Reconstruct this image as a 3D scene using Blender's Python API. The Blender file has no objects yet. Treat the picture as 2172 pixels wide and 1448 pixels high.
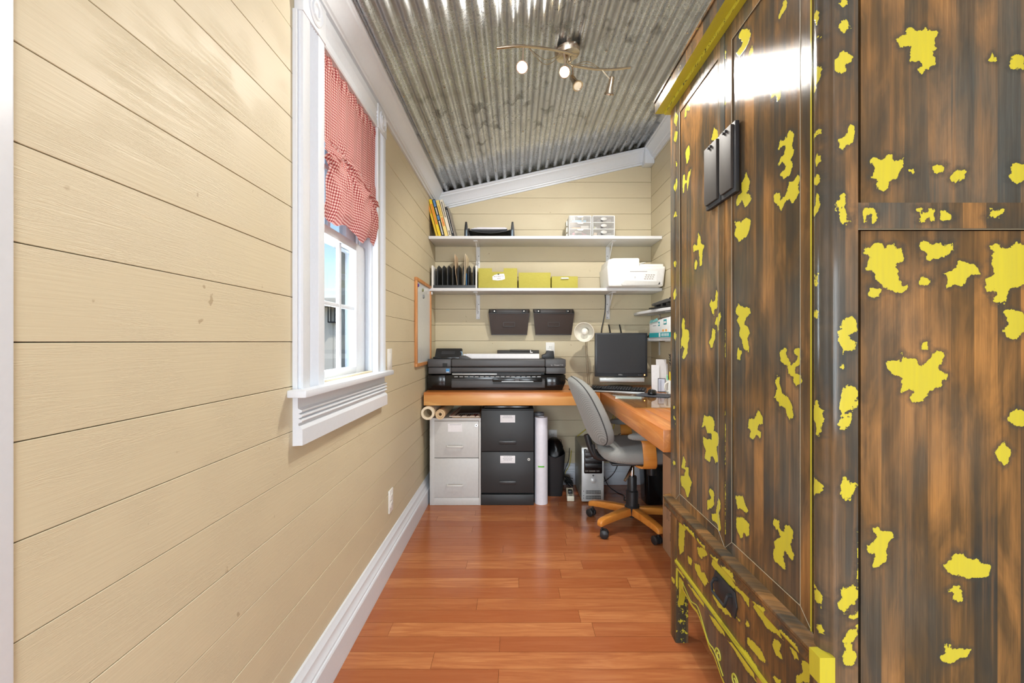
import bpy, bmesh, math, random
import numpy as np
from mathutils import Vector, Matrix, Euler

random.seed(7)
S = bpy.context.scene
COL = S.collection
PI = math.pi
R = math.radians

# ------------------------------------------------------------------ camera
FPX, CX, CY, CAMH = 950.0, 1093.0, 724.0, 1.165      # focal length and vanishing point in 2172x1448 pixels
cam_d = bpy.data.cameras.new('camera'); cam_d.sensor_width = 36.0
cam_d.lens = 36.0 * FPX / 2172.0
cam_d.shift_x = -(CX - 1086.0) / 2172.0
cam_d.clip_start = 0.02
cam = bpy.data.objects.new('camera', cam_d); COL.objects.link(cam)
cam.location = (0, 0, CAMH); cam.rotation_euler = (PI / 2, 0, 0)
S.camera = cam

# ------------------------------------------------------------------ view, sky, sun, room lights
S.view_settings.view_transform = 'Standard'; S.view_settings.look = 'None'
S.view_settings.gamma = 1.0; S.view_settings.use_curve_mapping = False
S.view_settings.exposure = 0.38

W = bpy.data.worlds.new('sky'); S.world = W; W.use_nodes = True
_n = W.node_tree.nodes; _l = W.node_tree.links
_bg = _n['Background']
_sky = _n.new('ShaderNodeTexSky'); _sky.sky_type = 'NISHITA'; _sky.sun_disc = False
_sky.sun_elevation = R(48); _sky.sun_rotation = R(115); _sky.air_density = 1.0; _sky.dust_density = 0.6
_l.new(_sky.outputs[0], _bg.inputs[0]); _bg.inputs[1].default_value = 0.20

def light(name, kind, loc, energy, color=(1, 1, 1), target=None, **kw):
    d = bpy.data.lights.new(name, kind); d.energy = energy; d.color = color
    for k, v in kw.items(): setattr(d, k, v)
    o = bpy.data.objects.new(name, d); COL.objects.link(o); o.location = loc
    if target is not None:
        o.rotation_euler = (Vector(target) - Vector(loc)).to_track_quat('-Z', 'Y').to_euler()
    return o
light('sun', 'SUN', (4, 2, 6), 2.0, (1.0, .96, .9), target=(0, 4.5, 0), angle=R(0.6))
# added fill from behind the camera: two area lights at invented openings, one overhead
HALL_FILL = [(-1.15, -3.36), (1.35, -3.36)]
for hx, hy in HALL_FILL:
    light('hall_fill_light', 'AREA', (hx, hy, 1.12), 100, (.84, .93, 1.0), target=(hx * .3, 1.5, .9),
          shape='RECTANGLE', size=1.5, size_y=1.6)
light('hall_fill_overhead', 'AREA', (0.1, -1.3, 2.72), 4, (.97, .97, .95), target=(0.1, -1.3, 0), shape='DISK', size=.6)  # made-up overhead fill, no known fixture
# daylight entering by the side window
light('side_window_daylight', 'AREA', (-.775, 1.655, 1.32), 13, (.86, .94, 1.0), target=(.4, 1.655, 1.32),
      shape='RECTANGLE', size=.28, size_y=.46)

# ------------------------------------------------------------------ helpers
def at(px, py, y):
    "the point at depth y that the photograph shows at pixel (px, py)"
    return Vector(((px - CX) * y / FPX, y, CAMH + (CY - py) * y / FPX))
def fx(px, y): return (px - CX) * y / FPX
def fz(py, y): return CAMH + (CY - py) * y / FPX

def lin(c):
    def f(v):
        v /= 255.0
        return v / 12.92 if v <= .04045 else ((v + .055) / 1.055) ** 2.4
    return (f(c[0]), f(c[1]), f(c[2]), 1.0)

class NT:
    "small node-tree writer"
    def __init__(s, name):
        s.m = bpy.data.materials.new(name); s.m.use_nodes = True
        s.t = s.m.node_tree; s.p = s.t.nodes['Principled BSDF']; s.out = s.t.nodes['Material Output']
    def n(s, kind, **kw):
        nd = s.t.nodes.new('ShaderNode' + kind)
        for k, v in kw.items(): setattr(nd, k, v)
        return nd
    def set(s, sock, v):
        if hasattr(v, 'is_linked') or hasattr(v, 'links'): s.t.links.new(v, sock)
        else: sock.default_value = v
    def math(s, op, a, b=0.0, c=None, clamp=False):
        nd = s.n('Math', operation=op, use_clamp=clamp)
        s.set(nd.inputs[0], a); s.set(nd.inputs[1], b)
        if c is not None: s.set(nd.inputs[2], c)
        return nd.outputs[0]
    def noise(s, vec, scale=5, detail=3, rough=.5, dist=0.0):
        nd = s.n('TexNoise'); s.set(nd.inputs['Vector'], vec); nd.inputs['Scale'].default_value = scale
        nd.inputs['Detail'].default_value = detail; nd.inputs['Roughness'].default_value = rough
        nd.inputs['Distortion'].default_value = dist
        return nd.outputs[0]
    def pos(s, mul=(1, 1, 1), add=None, obj=False):
        if obj: v = s.n('TexCoord').outputs['Object']
        else: v = s.n('NewGeometry').outputs['Position']
        nd = s.n('VectorMath', operation='MULTIPLY'); s.set(nd.inputs[0], v); nd.inputs[1].default_value = mul
        v = nd.outputs[0]
        if add is not None:
            nd = s.n('VectorMath', operation='ADD'); s.set(nd.inputs[0], v); s.set(nd.inputs[1], add); v = nd.outputs[0]
        return v
    def rnd(s, mul=30.0):
        r = s.n('ObjectInfo').outputs['Random']
        cb = s.n('CombineXYZ')
        for k in range(3): s.set(cb.inputs[k], s.math('MULTIPLY', r, mul * (1 + .37 * k)))
        return cb.outputs[0], r
    def ramp(s, fac, stops):
        nd = s.n('ValToRGB'); s.set(nd.inputs[0], fac)
        e = nd.color_ramp.elements
        while len(e) < len(stops): e.new(.5)
        for k, (p, c) in enumerate(stops):
            e[k].position = p; e[k].color = c if len(c) == 4 else (*c, 1)
        return nd.outputs[0]
    def mix(s, fac, a, b, mode='MIX'):
        nd = s.n('Mix', data_type='RGBA', blend_type=mode)
        s.set(nd.inputs[0], fac); s.set(nd.inputs[6], a); s.set(nd.inputs[7], b)
        return nd.outputs[2]
    def bump(s, h, strength=.2, dist=.002):
        nd = s.n('Bump'); nd.inputs['Strength'].default_value = strength; nd.inputs['Distance'].default_value = dist
        s.set(nd.inputs['Height'], h); s.t.links.new(nd.outputs[0], s.p.inputs['Normal'])
    def pr(s, **kw):
        for k, v in kw.items():
            s.set(s.p.inputs[k.replace('_', ' ')], v)
        return s.m

MATS = {}
def flat(name, rgb, rough=.5, metal=0.0, var=.025, bump=.02, spec=.5, scale=60, coat=0):
    "plain procedural finish: a colour, a little mottling and a fine relief"
    if name in MATS: return MATS[name]
    t = NT(name)
    v = t.noise(t.pos(), scale, 3)
    c = lin(rgb)
    lo = tuple(x * (1 - var) for x in c[:3]) + (1,); hi = tuple(min(1, x * (1 + var)) for x in c[:3]) + (1,)
    col = t.ramp(v, [(.3, lo), (.7, hi)])
    t.pr(Base_Color=col, Roughness=rough, Metallic=metal)
    t.p.inputs['Specular IOR Level'].default_value = spec
    if coat: t.p.inputs['Coat Weight'].default_value = coat; t.p.inputs['Coat Roughness'].default_value = .08
    if bump: t.bump(v, bump, .001)
    MATS[name] = t.m
    return t.m

class MB:
    "collects simple shapes and links them as one mesh object"
    def __init__(s): s.v = []; s.f = []
    def add(s, vs, fs):
        b = len(s.v); s.v += [tuple(p) for p in vs]; s.f += [tuple(i + b for i in f) for f in fs]; return s
    def box(s, x0, x1, y0, y1, z0, z1, m=None):
        vs = [(x, y, z) for z in (z0, z1) for y in (y0, y1) for x in (x0, x1)]
        if m is not None: vs = [m @ Vector(p) for p in vs]
        return s.add(vs, [(0, 2, 3, 1), (4, 5, 7, 6), (0, 1, 5, 4), (2, 6, 7, 3), (0, 4, 6, 2), (1, 3, 7, 5)])
    def cbox(s, c, d, rot=None):
        m = Matrix.Translation(Vector(c))
        if rot is not None: m = m @ (Euler(rot).to_matrix().to_4x4() if not isinstance(rot, Matrix) else rot)
        return s.box(-d[0] / 2, d[0] / 2, -d[1] / 2, d[1] / 2, -d[2] / 2, d[2] / 2, m)
    def rings(s, rings, closed=True, cap0=True, cap1=True):
        n = len(rings[0]); vs = [p for r in rings for p in r]; fs = []
        for i in range(len(rings) - 1):
            for j in range(n if closed else n - 1):
                k = (j + 1) % n
                fs.append((i * n + j, i * n + k, (i + 1) * n + k, (i + 1) * n + j))
        if cap0: fs.append(tuple(range(n - 1, -1, -1)))
        if cap1: fs.append(tuple((len(rings) - 1) * n + j for j in range(n)))
        return s.add(vs, fs)
    def tube(s, pts, r, n=8, caps=True):
        pts = [Vector(p) for p in pts]; rad = r if isinstance(r, (list, tuple)) else [r] * len(pts)
        rings = []; up = None
        for i, p in enumerate(pts):
            d = (pts[min(i + 1, len(pts) - 1)] - pts[max(i - 1, 0)]).normalized()
            if up is None: up = Vector((0, 0, 1)) if abs(d.z) < .9 else Vector((1, 0, 0))
            a = d.cross(up)
            if a.length < 1e-6: a = d.cross(Vector((0, 1, 0)))
            a.normalize(); b = a.cross(d).normalized(); up = b
            rings.append([p + (a * math.cos(2 * PI * k / n) + b * math.sin(2 * PI * k / n)) * rad[i] for k in range(n)])
        return s.rings(rings, True, caps, caps)
    def cyl(s, p0, p1, r0, r1=None, n=20):
        return s.tube([p0, p1], [r0, r0 if r1 is None else r1], n)
    def lathe(s, prof, m=None, n=24, caps=True):
        "profile of (radius, height) turned about z, then placed by m"
        m = m or Matrix.Identity(4)
        rings = [[m @ Vector((r * math.cos(2 * PI * k / n), r * math.sin(2 * PI * k / n), z)) for k in range(n)] for r, z in prof]
        return s.rings(rings, True, caps, caps)
    def prism(s, poly, a0, a1, axis='x'):
        def P(p, a):
            return {'x': (a, p[0], p[1]), 'y': (p[0], a, p[1]), 'z': (p[0], p[1], a)}[axis]
        return s.rings([[P(p, a0) for p in poly], [P(p, a1) for p in poly]])
    def ell(s, c, r, nu=20, nv=12, e=1.0, m=None):
        "super-ellipsoid"
        def sp(v, e): return math.copysign(abs(v) ** e, v)
        rings = []
        for i in range(nv + 1):
            th = -PI / 2 + PI * i / nv
            th = max(-PI / 2 + .02, min(PI / 2 - .02, th))
            ring = []
            for j in range(nu):
                ph = 2 * PI * j / nu
                p = Vector((r[0] * sp(math.cos(th), e) * sp(math.cos(ph), e), r[1] * sp(math.cos(th), e) * sp(math.sin(ph), e), r[2] * sp(math.sin(th), e)))
                if m is not None: p = m @ p
                ring.append(p + Vector(c))
            rings.append(ring)
        return s.rings(rings)
    def build(s, name, mat, parent=None, bevel=0.0, seg=2, local=False, label=None, angle=38, origin=None, fixn=True):
        me = bpy.data.meshes.new(name)
        off = Vector((0, 0, 0))
        if parent is not None and not local: off = Vector(ORI.get(parent.name, (0, 0, 0)))
        if origin is not None: off = Vector(origin)
        me.from_pydata([(p[0] - off[0], p[1] - off[1], p[2] - off[2]) for p in s.v], [], s.f)
        bm = bmesh.new(); bm.from_mesh(me)
        if fixn: bmesh.ops.recalc_face_normals(bm, faces=bm.faces)
        if bevel > 0:
            ed = [e for e in bm.edges if len(e.link_faces) == 2 and e.calc_face_angle(0) > R(30)]
            bmesh.ops.bevel(bm, geom=ed, offset=bevel, segments=seg, profile=.5, affect='EDGES', clamp_overlap=True)
        bm.to_mesh(me); bm.free()
        for p in me.polygons: p.use_smooth = True
        try: me.set_sharp_from_angle(angle=R(angle))
        except Exception: pass
        me.materials.append(mat)
        o = bpy.data.objects.new(name, me); COL.objects.link(o)
        if parent is not None: o.parent = parent; ORI[o.name] = ORI.get(parent.name, (0, 0, 0))
        if origin is not None: o.location = origin; ORI[o.name] = tuple(origin)
        if label: o['label'] = label
        return o
ORI = {}

def thing(name, label, cat, loc, rz=0.0, group=None):
    o = bpy.data.objects.new(name, None); COL.objects.link(o); o.location = loc; o.rotation_euler = (0, 0, rz)
    o.empty_display_size = .05
    o['label'] = label; o['category'] = cat
    if group: o['group'] = group
    ORI[o.name] = tuple(loc)
    return o
def solo(mb, name, mat, label, cat, group=None, bevel=0.0, seg=2, **kw):
    xs = [p[0] for p in mb.v]; ys = [p[1] for p in mb.v]; zs = [p[2] for p in mb.v]
    o = mb.build(name, mat, bevel=bevel, seg=seg, origin=((min(xs) + max(xs)) / 2, (min(ys) + max(ys)) / 2, min(zs)), **kw)
    o['label'] = label; o['category'] = cat
    if group: o['group'] = group
    return o
def struct(mb, name, mat, parent=None, **kw):
    o = mb.build(name, mat, parent, **kw)
    if parent is None: o['kind'] = 'structure'
    return o
def copy_tree(o, parent=None):
    c = o.copy(); COL.objects.link(c)
    if parent is not None: c.parent = parent
    for ch in list(o.children): copy_tree(ch, c)
    ORI[c.name] = ORI.get(o.name, (0, 0, 0))
    return c
def words(txt, size, name, mat, parent, m, depth=.0004):
    "flat lettering, laid in the local xy plane and placed by the matrix m (in the parent's frame)"
    cu = bpy.data.curves.new(name, 'FONT'); cu.body = txt; cu.size = size; cu.extrude = depth
    cu.align_x = 'CENTER'; cu.align_y = 'CENTER'; cu.resolution_u = 2
    tmp = bpy.data.objects.new('tmp', cu); COL.objects.link(tmp)
    bpy.context.view_layer.update()
    me = bpy.data.meshes.new_from_object(tmp.evaluated_get(bpy.context.evaluated_depsgraph_get()))
    bpy.data.objects.remove(tmp); bpy.data.curves.remove(cu)
    me.transform(m); me.materials.clear(); me.materials.append(mat); me.name = name
    o = bpy.data.objects.new(name, me); COL.objects.link(o); o.parent = parent; ORI[o.name] = ORI.get(parent.name, (0, 0, 0))
    return o
def rel(parent, p): return Vector(p) - Vector(ORI[parent.name])
FRONT = Matrix.Rotation(PI / 2, 4, 'X')                 # text plane turned to face -y

# ------------------------------------------------------------------ materials
def mat_wall():
    t = NT('painted_plank_tan'); off, r = t.rnd(9)
    # grain runs along the plank: it is squeezed across z, stretched along x and y
    p = t.pos((1.1, 1.1, 26), off)
    g = t.noise(p, 3.2, 5, .62, 1.4)
    ring = t.math('SINE', t.math('MULTIPLY', g, 46))
    knots = t.noise(t.pos((1.6, 1.6, 3.0), off), 3.5, 1)
    near = t.math('MULTIPLY', ring, t.ramp(knots, [(.42, (0, 0, 0)), (.62, (1, 1, 1))]))
    soft = t.noise(t.pos((1, 1, 2), off), 2.5, 3)
    sp = t.noise(t.pos((1.4, 1.4, 1.7), off), 11, 2)
    mark = t.ramp(t.math('MULTIPLY', sp, t.noise(t.pos((1, 1, 1), off), 45, 2)), [(.455, (0, 0, 0)), (.50, (1, 1, 1))])
    base = t.mix(soft, lin((211, 199, 169)), lin((204, 191, 161)))
    base = t.mix(t.math('MULTIPLY', r, .22), base, lin((197, 184, 154)))
    base = t.mix(t.math('MULTIPLY', mark, .5), base, lin((140, 112, 76)))
    t.pr(Base_Color=base, Roughness=.50); t.p.inputs['Specular IOR Level'].default_value = .35
    h = t.math('ADD', t.math('MULTIPLY', near, .5), t.noise(t.pos((1.5, 1.5, 50), off), 5, 3))
    t.bump(h, .28, .0016)
    return t.m
WALL = mat_wall()
GAP = flat('plank_gap', (105, 84, 56), .8)

def mat_white(name, rgb, rough=.38, streak=(1, 1, 1), b=.12):
    t = NT(name); off, r = t.rnd(5)
    g = t.noise(t.pos(streak, off), 12, 4, .6)
    c = t.mix(g, lin(rgb), lin(tuple(v * .965 for v in rgb)))
    t.pr(Base_Color=c, Roughness=rough); t.bump(g, b, .0008)
    return t.m
WHITE = mat_white('white_trim_paint', (222, 227, 234), .32, (6, 6, 6))
SHELFW = mat_white('white_shelf_paint', (226, 228, 231), .5, (1.5, 9, 9), .2)
OFFW = mat_white('hall_wall_paint', (226, 226, 224), .7)

def mat_floor():
    t = NT('red_oak_floor'); off, r = t.rnd(40)
    g = t.noise(t.pos((1.3, 16, 16), off), 3.0, 5, .6, 1.0)
    fine = t.noise(t.pos((5, 130, 130), off), 4, 3, .6)
    wav = t.math('SINE', t.math('MULTIPLY', t.noise(t.pos((.8, 9, 9), off), 2.2, 2, .5, .6), 30))
    c = t.ramp(g, [(.28, lin((164, 98, 58))), (.5, lin((190, 121, 74))), (.72, lin((208, 142, 90)))])
    c = t.mix(t.math('MULTIPLY', t.math('ADD', wav, 1), .13), c, lin((150, 82, 46)))
    c = t.mix(t.math('MULTIPLY', r, .85), c, lin((156, 84, 48)))
    c = t.mix(t.math('MULTIPLY', fine, .30), c, lin((140, 78, 44)))
    t.pr(Base_Color=c, Roughness=t.math('ADD', t.math('MULTIPLY', fine, .10), .15)); t.p.inputs['Specular IOR Level'].default_value = .5
    t.bump(t.math('ADD', t.math('MULTIPLY', fine, .4), t.noise(t.pos((1, 1, 1), off), 7, 2)), .10, .0015)
    return t.m
FLOOR = mat_floor()
FLOORGAP = flat('floor_gap', (70, 34, 18), .7)

def mat_metal_roof():
    t = NT('galvanised_sheet')
    vo = t.n('TexVoronoi'); t.set(vo.inputs['Vector'], t.pos((1, 1, 1))); vo.inputs['Scale'].default_value = 230
    sp = t.n('SeparateColor'); t.t.links.new(vo.outputs['Color'], sp.inputs[0]); spang = sp.outputs[0]
    cl = t.noise(t.pos((1, 1.6, 1)), 3.2, 4, .62)
    sm = t.noise(t.pos((1.0, .9, 0)), 11, 3, .55)
    area = t.noise(t.pos((1, 1, 1)), 1.7, 2)
    smudge = t.math('MULTIPLY', t.ramp(sm, [(.55, (0, 0, 0)), (.66, (1, 1, 1))]), t.ramp(area, [(.47, (0, 0, 0)), (.60, (1, 1, 1))]))
    c = t.mix(spang, lin((190, 195, 200)), lin((214, 218, 223)))
    c = t.mix(t.ramp(cl, [(.35, (0, 0, 0)), (.75, (1, 1, 1))]), c, lin((180, 182, 184)))
    c = t.mix(t.math('MULTIPLY', smudge, .6), c, lin((66, 62, 58)))
    ro = t.math('ADD', t.math('MULTIPLY', spang, .12), t.math('ADD', t.math('MULTIPLY', cl, .14), .19))
    t.pr(Base_Color=c, Roughness=ro, Metallic=.9)
    t.bump(t.math('ADD', t.math('MULTIPLY', t.noise(t.pos((1, .3, 1)), 60, 2), .5), t.math('MULTIPLY', cl, 1.5)), .05, .002)
    return t.m
ROOF = mat_metal_roof()

def mat_wood(name, cols, axis, rough=.34, ring=26, coat=.18, scale=1.0):
    "varnished wood, the grain runs along axis 0/1/2"
    t = NT(name); off, r = t.rnd(20)
    mul = [11 * scale] * 3; mul[axis] = .9 * scale
    g = t.noise(t.pos(tuple(mul), off), 2.0, 4, .55, .9)
    mul2 = [90 * scale] * 3; mul2[axis] = 3 * scale
    f = t.noise(t.pos(tuple(mul2), off), 4, 2)
    w = t.math('SINE', t.math('MULTIPLY', g, ring))
    c = t.ramp(g, [(.3, lin(cols[0])), (.5, lin(cols[1])), (.7, lin(cols[2]))])
    c = t.mix(t.math('MULTIPLY', t.math('ADD', w, 1), .14), c, lin(cols[3]))
    c = t.mix(t.math('MULTIPLY', f, .22), c, lin(cols[3]))
    t.pr(Base_Color=c, Roughness=rough)
    t.p.inputs['Coat Weight'].default_value = coat; t.p.inputs['Coat Roughness'].default_value = .12
    t.bump(f, .06, .001)
    return t.m
FIR = [(196, 120, 58), (216, 148, 82), (226, 166, 100), (160, 84, 36)]
def mat_beam():
    "fir beam: pale sapwood along the lower edge, redder heartwood above a wandering line"
    m = mat_wood('varnished_fir_x', [(210, 146, 80), (224, 166, 98), (232, 182, 114), (186, 116, 58)], 0, ring=14)
    nt = m.node_tree; t = NT.__new__(NT); t.m = m; t.t = nt; t.p = nt.nodes['Principled BSDF']
    z = t.n('SeparateXYZ'); t.set(z.inputs[0], t.n('NewGeometry').outputs['Position'])
    w = t.noise(t.pos((2.2, 3, 3)), 2.0, 2)
    k = t.math('SUBTRACT', z.outputs[2], t.math('ADD', t.math('MULTIPLY', w, .05), .752))
    k = t.ramp(t.math('MULTIPLY', k, 60, clamp=True), [(.0, (0, 0, 0)), (1.0, (1, 1, 1))])
    src = t.p.inputs['Base Color'].links[0].from_socket
    mul = t.mix(1.0, src, lin((226, 196, 168)), 'MULTIPLY')
    t.set(t.p.inputs['Base Color'], t.mix(k, src, mul))
    return m
DESKX = mat_beam()
FIRY = [(174, 98, 42), (198, 124, 60), (210, 142, 76), (138, 76, 30)]
DESKY = mat_wood('varnished_fir_y', FIRY, 1)
BEECH = mat_wood('honey_beech', [(196, 120, 44), (212, 138, 58), (222, 150, 70), (170, 96, 32)], 0, .32, ring=8, scale=.6)
OAKF = mat_wood('oak_frame', [(188, 124, 66), (204, 142, 84), (214, 156, 98), (160, 98, 48)], 2, .45, coat=0)

def mat_wardrobe(name, bright=1.0):
    t = NT(name)
    ps = t.n('SeparateXYZ'); t.set(ps.inputs[0], t.n('NewGeometry').outputs['Position'])
    u = t.math('ADD', ps.outputs[0], ps.outputs[1])              # runs across either face
    z = ps.outputs[2]
    rnd_ = t.math('MULTIPLY', t.n('ObjectInfo').outputs['Random'], 23.0)
    def vec(a, b, k=0.0):
        cb = t.n('CombineXYZ'); t.set(cb.inputs[2], t.math('ADD', rnd_, k)); t.set(cb.inputs[0], t.math('MULTIPLY', u, a)); t.set(cb.inputs[1], t.math('MULTIPLY', z, b))
        return cb.outputs[0]
    stave = t.math('FLOOR', t.math('DIVIDE', u, .046))
    cb = t.n('CombineXYZ'); t.set(cb.inputs[0], t.math('MULTIPLY', stave, 7.31)); t.set(cb.inputs[1], t.math('MULTIPLY', z, 2.2)); t.set(cb.inputs[2], rnd_)
    sv = t.noise(cb.outputs[0], 1.0, 2)                          # each stave took the stain differently
    big = t.noise(vec(3.4, 1.3, 4), 1.6, 3, .55)
    blot = t.noise(vec(12, 3.2, 8), 1.3, 4, .6, .5)
    streak = t.noise(vec(48, 1.1, 2), 1.5, 5, .62)
    grain = t.ramp(t.noise(vec(620, 9, 5), 1.0, 4, .68), [(.32, (0, 0, 0)), (.68, (1, 1, 1))])
    k1 = t.math('ADD', t.math('MULTIPLY', sv, .42), t.math('ADD', t.math('MULTIPLY', big, .25), t.math('MULTIPLY', blot, .33)))
    c = t.ramp(k1, [(.37, lin((50, 51, 48))), (.44, lin((70, 60, 46))), (.51, lin((98, 74, 46))), (.61, lin((158, 112, 62)))])
    wash = t.noise(vec(2.0, 1.0, 11), 1.4, 3, .5)
    c = t.mix(t.math('MULTIPLY', t.ramp(wash, [(.48, (0, 0, 0)), (.68, (1, 1, 1))]), .36), c, lin((104, 108, 104)))
    c = t.mix(t.ramp(streak, [(.30, (.42, .42, .42)), (.52, (0, 0, 0))]), c, lin((50, 42, 34)))
    c = t.mix(t.ramp(streak, [(.54, (0, 0, 0)), (.75, (.4, .4, .4))]), c, lin((158, 112, 66)))
    c = t.mix(t.math('MULTIPLY', grain, .34), c, lin((44, 35, 28)))
    # chips of the old yellow paint: the mesh carries the distance to the nearest chip's outline
    at_ = t.n('Attribute', attribute_name='paint').outputs['Fac']
    e1 = t.noise(vec(55, 55, 1), 1.0, 3, .65); e2 = t.noise(vec(210, 120, 3), 1.0, 2, .5)
    d = t.math('ADD', at_, t.math('ADD', t.math('MULTIPLY', t.math('SUBTRACT', e1, .5), .016), t.math('MULTIPLY', t.math('SUBTRACT', e2, .5), .007)))
    pm = t.n('MapRange', interpolation_type='SMOOTHSTEP'); t.set(pm.inputs[0], d); pm.inputs[1].default_value = -.0005; pm.inputs[2].default_value = .0007
    halo = t.n('MapRange'); t.set(halo.inputs[0], d); halo.inputs[1].default_value = -.011; halo.inputs[2].default_value = -.001
    c = t.mix(t.math('MULTIPLY', halo.outputs[0], .62), c, lin((52, 54, 50)))
    yel = t.mix(t.noise(vec(160, 9, 6), 1.0, 2), lin((186, 172, 46)), lin((172, 161, 56)))
    c = t.mix(pm.outputs[0], c, yel)
    ro = t.math('ADD', t.math('MULTIPLY', grain, .06), .13)
    t.pr(Base_Color=c, Roughness=ro); t.p.inputs['Specular IOR Level'].default_value = .20
    t.p.inputs['Coat Weight'].default_value = .07; t.p.inputs['Coat Roughness'].default_value = .10
    tg = t.n('Tangent', direction_type='RADIAL', axis='Z'); t.t.links.new(tg.outputs[0], t.p.inputs['Tangent']); t.p.inputs['Anisotropic'].default_value = .75
    h = t.math('ADD', t.math('MULTIPLY', grain, .30), t.math('ADD', t.math('MULTIPLY', streak, .5), t.math('MULTIPLY', pm.outputs[0], 1.1)))
    t.bump(h, .16, .0010)
    return t.m
ARMOIRE = mat_wardrobe('distressed_stain')

def mat_gingham():
    t = NT('red_gingham')
    uv = t.n('UVMap', uv_map='uv').outputs[0]; sp = t.n('SeparateXYZ'); t.set(sp.inputs[0], uv)
    def st(a):
        f = t.math('FRACT', t.math('MULTIPLY', a, 1 / .0112)); return t.math('GREATER_THAN', f, .5)
    a, b = st(sp.outputs[0]), st(sp.outputs[1])
    k = t.math('MULTIPLY', t.math('ADD', a, b), .5)
    c = t.ramp(k, [(0.0, lin((240, 214, 206))), (.5, lin((208, 126, 116))), (1.0, lin((146, 52, 58)))])
    t.pr(Base_Color=c, Roughness=.8)
    tr = t.n('BsdfTranslucent'); t.set(tr.inputs[0], c)
    mx = t.n('MixShader'); mx.inputs[0].default_value = .30
    t.t.links.new(t.p.outputs[0], mx.inputs[1]); t.t.links.new(tr.outputs[0], mx.inputs[2]); t.t.links.new(mx.outputs[0], t.out.inputs[0])
    return t.m
GINGHAM = mat_gingham()

def mat_glass(name, tint=(1, 1, 1), ior=1.45, ro=0.0):
    "thin clear pane: transmits straight, reflects by Fresnel"
    t = NT(name)
    t.t.nodes.remove(t.p)
    tr = t.n('BsdfTransparent'); tr.inputs[0].default_value = (*tint, 1)
    gl = t.n('BsdfGlossy'); gl.inputs['Roughness'].default_value = ro
    fr = t.n('Fresnel'); fr.inputs[0].default_value = ior
    k = t.math('MULTIPLY', fr.outputs[0], t.math('SUBTRACT', 1.0, t.n('NewGeometry').outputs['Backfacing']))
    mx = t.n('MixShader'); t.t.links.new(k, mx.inputs[0]); t.t.links.new(tr.outputs[0], mx.inputs[1]); t.t.links.new(gl.outputs[0], mx.inputs[2])
    t.t.links.new(mx.outputs[0], t.out.inputs[0])
    return t.m
PANE = mat_glass('window_glass', (.95, .97, .97))
SHEET = mat_glass('desk_glass', (.9, .95, .93), 1.5)
def mat_milky(name, rgb, cover, tint, ro):
    "part see-through, part milky plastic"
    t = NT(name); t.pr(Base_Color=lin(rgb), Roughness=ro)
    tr = t.n('BsdfTransparent'); tr.inputs[0].default_value = (*tint, 1)
    mx = t.n('MixShader'); mx.inputs[0].default_value = cover
    t.t.links.new(tr.outputs[0], mx.inputs[1]); t.t.links.new(t.p.outputs[0], mx.inputs[2]); t.t.links.new(mx.outputs[0], t.out.inputs[0])
    return t.m
FROSTCLEAR = mat_milky('clear_drawer_plastic', (206, 204, 200), .26, (1, 1, 1), .25)

SMOKE = mat_milky('smoked_plastic', (74, 62, 56), .62, (.34, .28, .25), .3)

def mat_fabric(name, a, b, sc=260):
    t = NT(name)
    w = t.n('TexWave', wave_type='BANDS', bands_direction='DIAGONAL'); t.set(w.inputs[0], t.pos((1, 1, 1), obj=True)); w.inputs['Scale'].default_value = sc / 3.0
    w.inputs['Distortion'].default_value = 1.2; w.inputs['Detail'].default_value = 2
    n = t.noise(t.pos((1, 1, 1), obj=True), sc, 2)
    k = t.math('ADD', t.math('MULTIPLY', w.outputs[1], .5), t.math('MULTIPLY', n, .5))
    t.pr(Base_Color=t.ramp(k, [(.3, lin(a)), (.7, lin(b))]), Roughness=.95)
    t.p.inputs['Sheen Weight'].default_value = .2
    t.bump(k, .25, .001)
    return t.m
TWEED = mat_fabric('grey_tweed', (126, 127, 124), (150, 150, 146))

def mat_woven():
    t = NT('woven_lime')
    b = t.n('TexBrick'); t.set(b.inputs['Vector'], t.n('TexCoord').outputs['Object'])
    rot = t.n('Mapping'); rot.inputs['Rotation'].default_value = (PI / 2, 0, 0)
    t.t.links.new(t.n('TexCoord').outputs['Object'], rot.inputs[0]); t.t.links.new(rot.outputs[0], b.inputs['Vector'])
    b.inputs['Scale'].default_value = 62; b.inputs['Mortar Size'].default_value = .012
    n = t.noise(t.pos((30, 30, 140), obj=True), 3, 3)
    c = t.mix(n, lin((176, 168, 66)), lin((202, 193, 92)))
    t.pr(Base_Color=t.mix(b.outputs['Fac'], c, lin((166, 158, 60))), Roughness=.7)
    t.bump(t.math('SUBTRACT', n, t.math('MULTIPLY', b.outputs['Fac'], .6)), .6, .003)
    return t.m
WOVEN = mat_woven()

def emit(name, rgb, k):
    t = NT(name); t.pr(Base_Color=lin(rgb)); t.p.inputs['Emission Color'].default_value = lin(rgb); t.p.inputs['Emission Strength'].default_value = k
    return t.m
BULB_ON = emit('lit_bulb', (255, 226, 178), 60)
LED = emit('amber_led', (255, 180, 90), 6)

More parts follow.
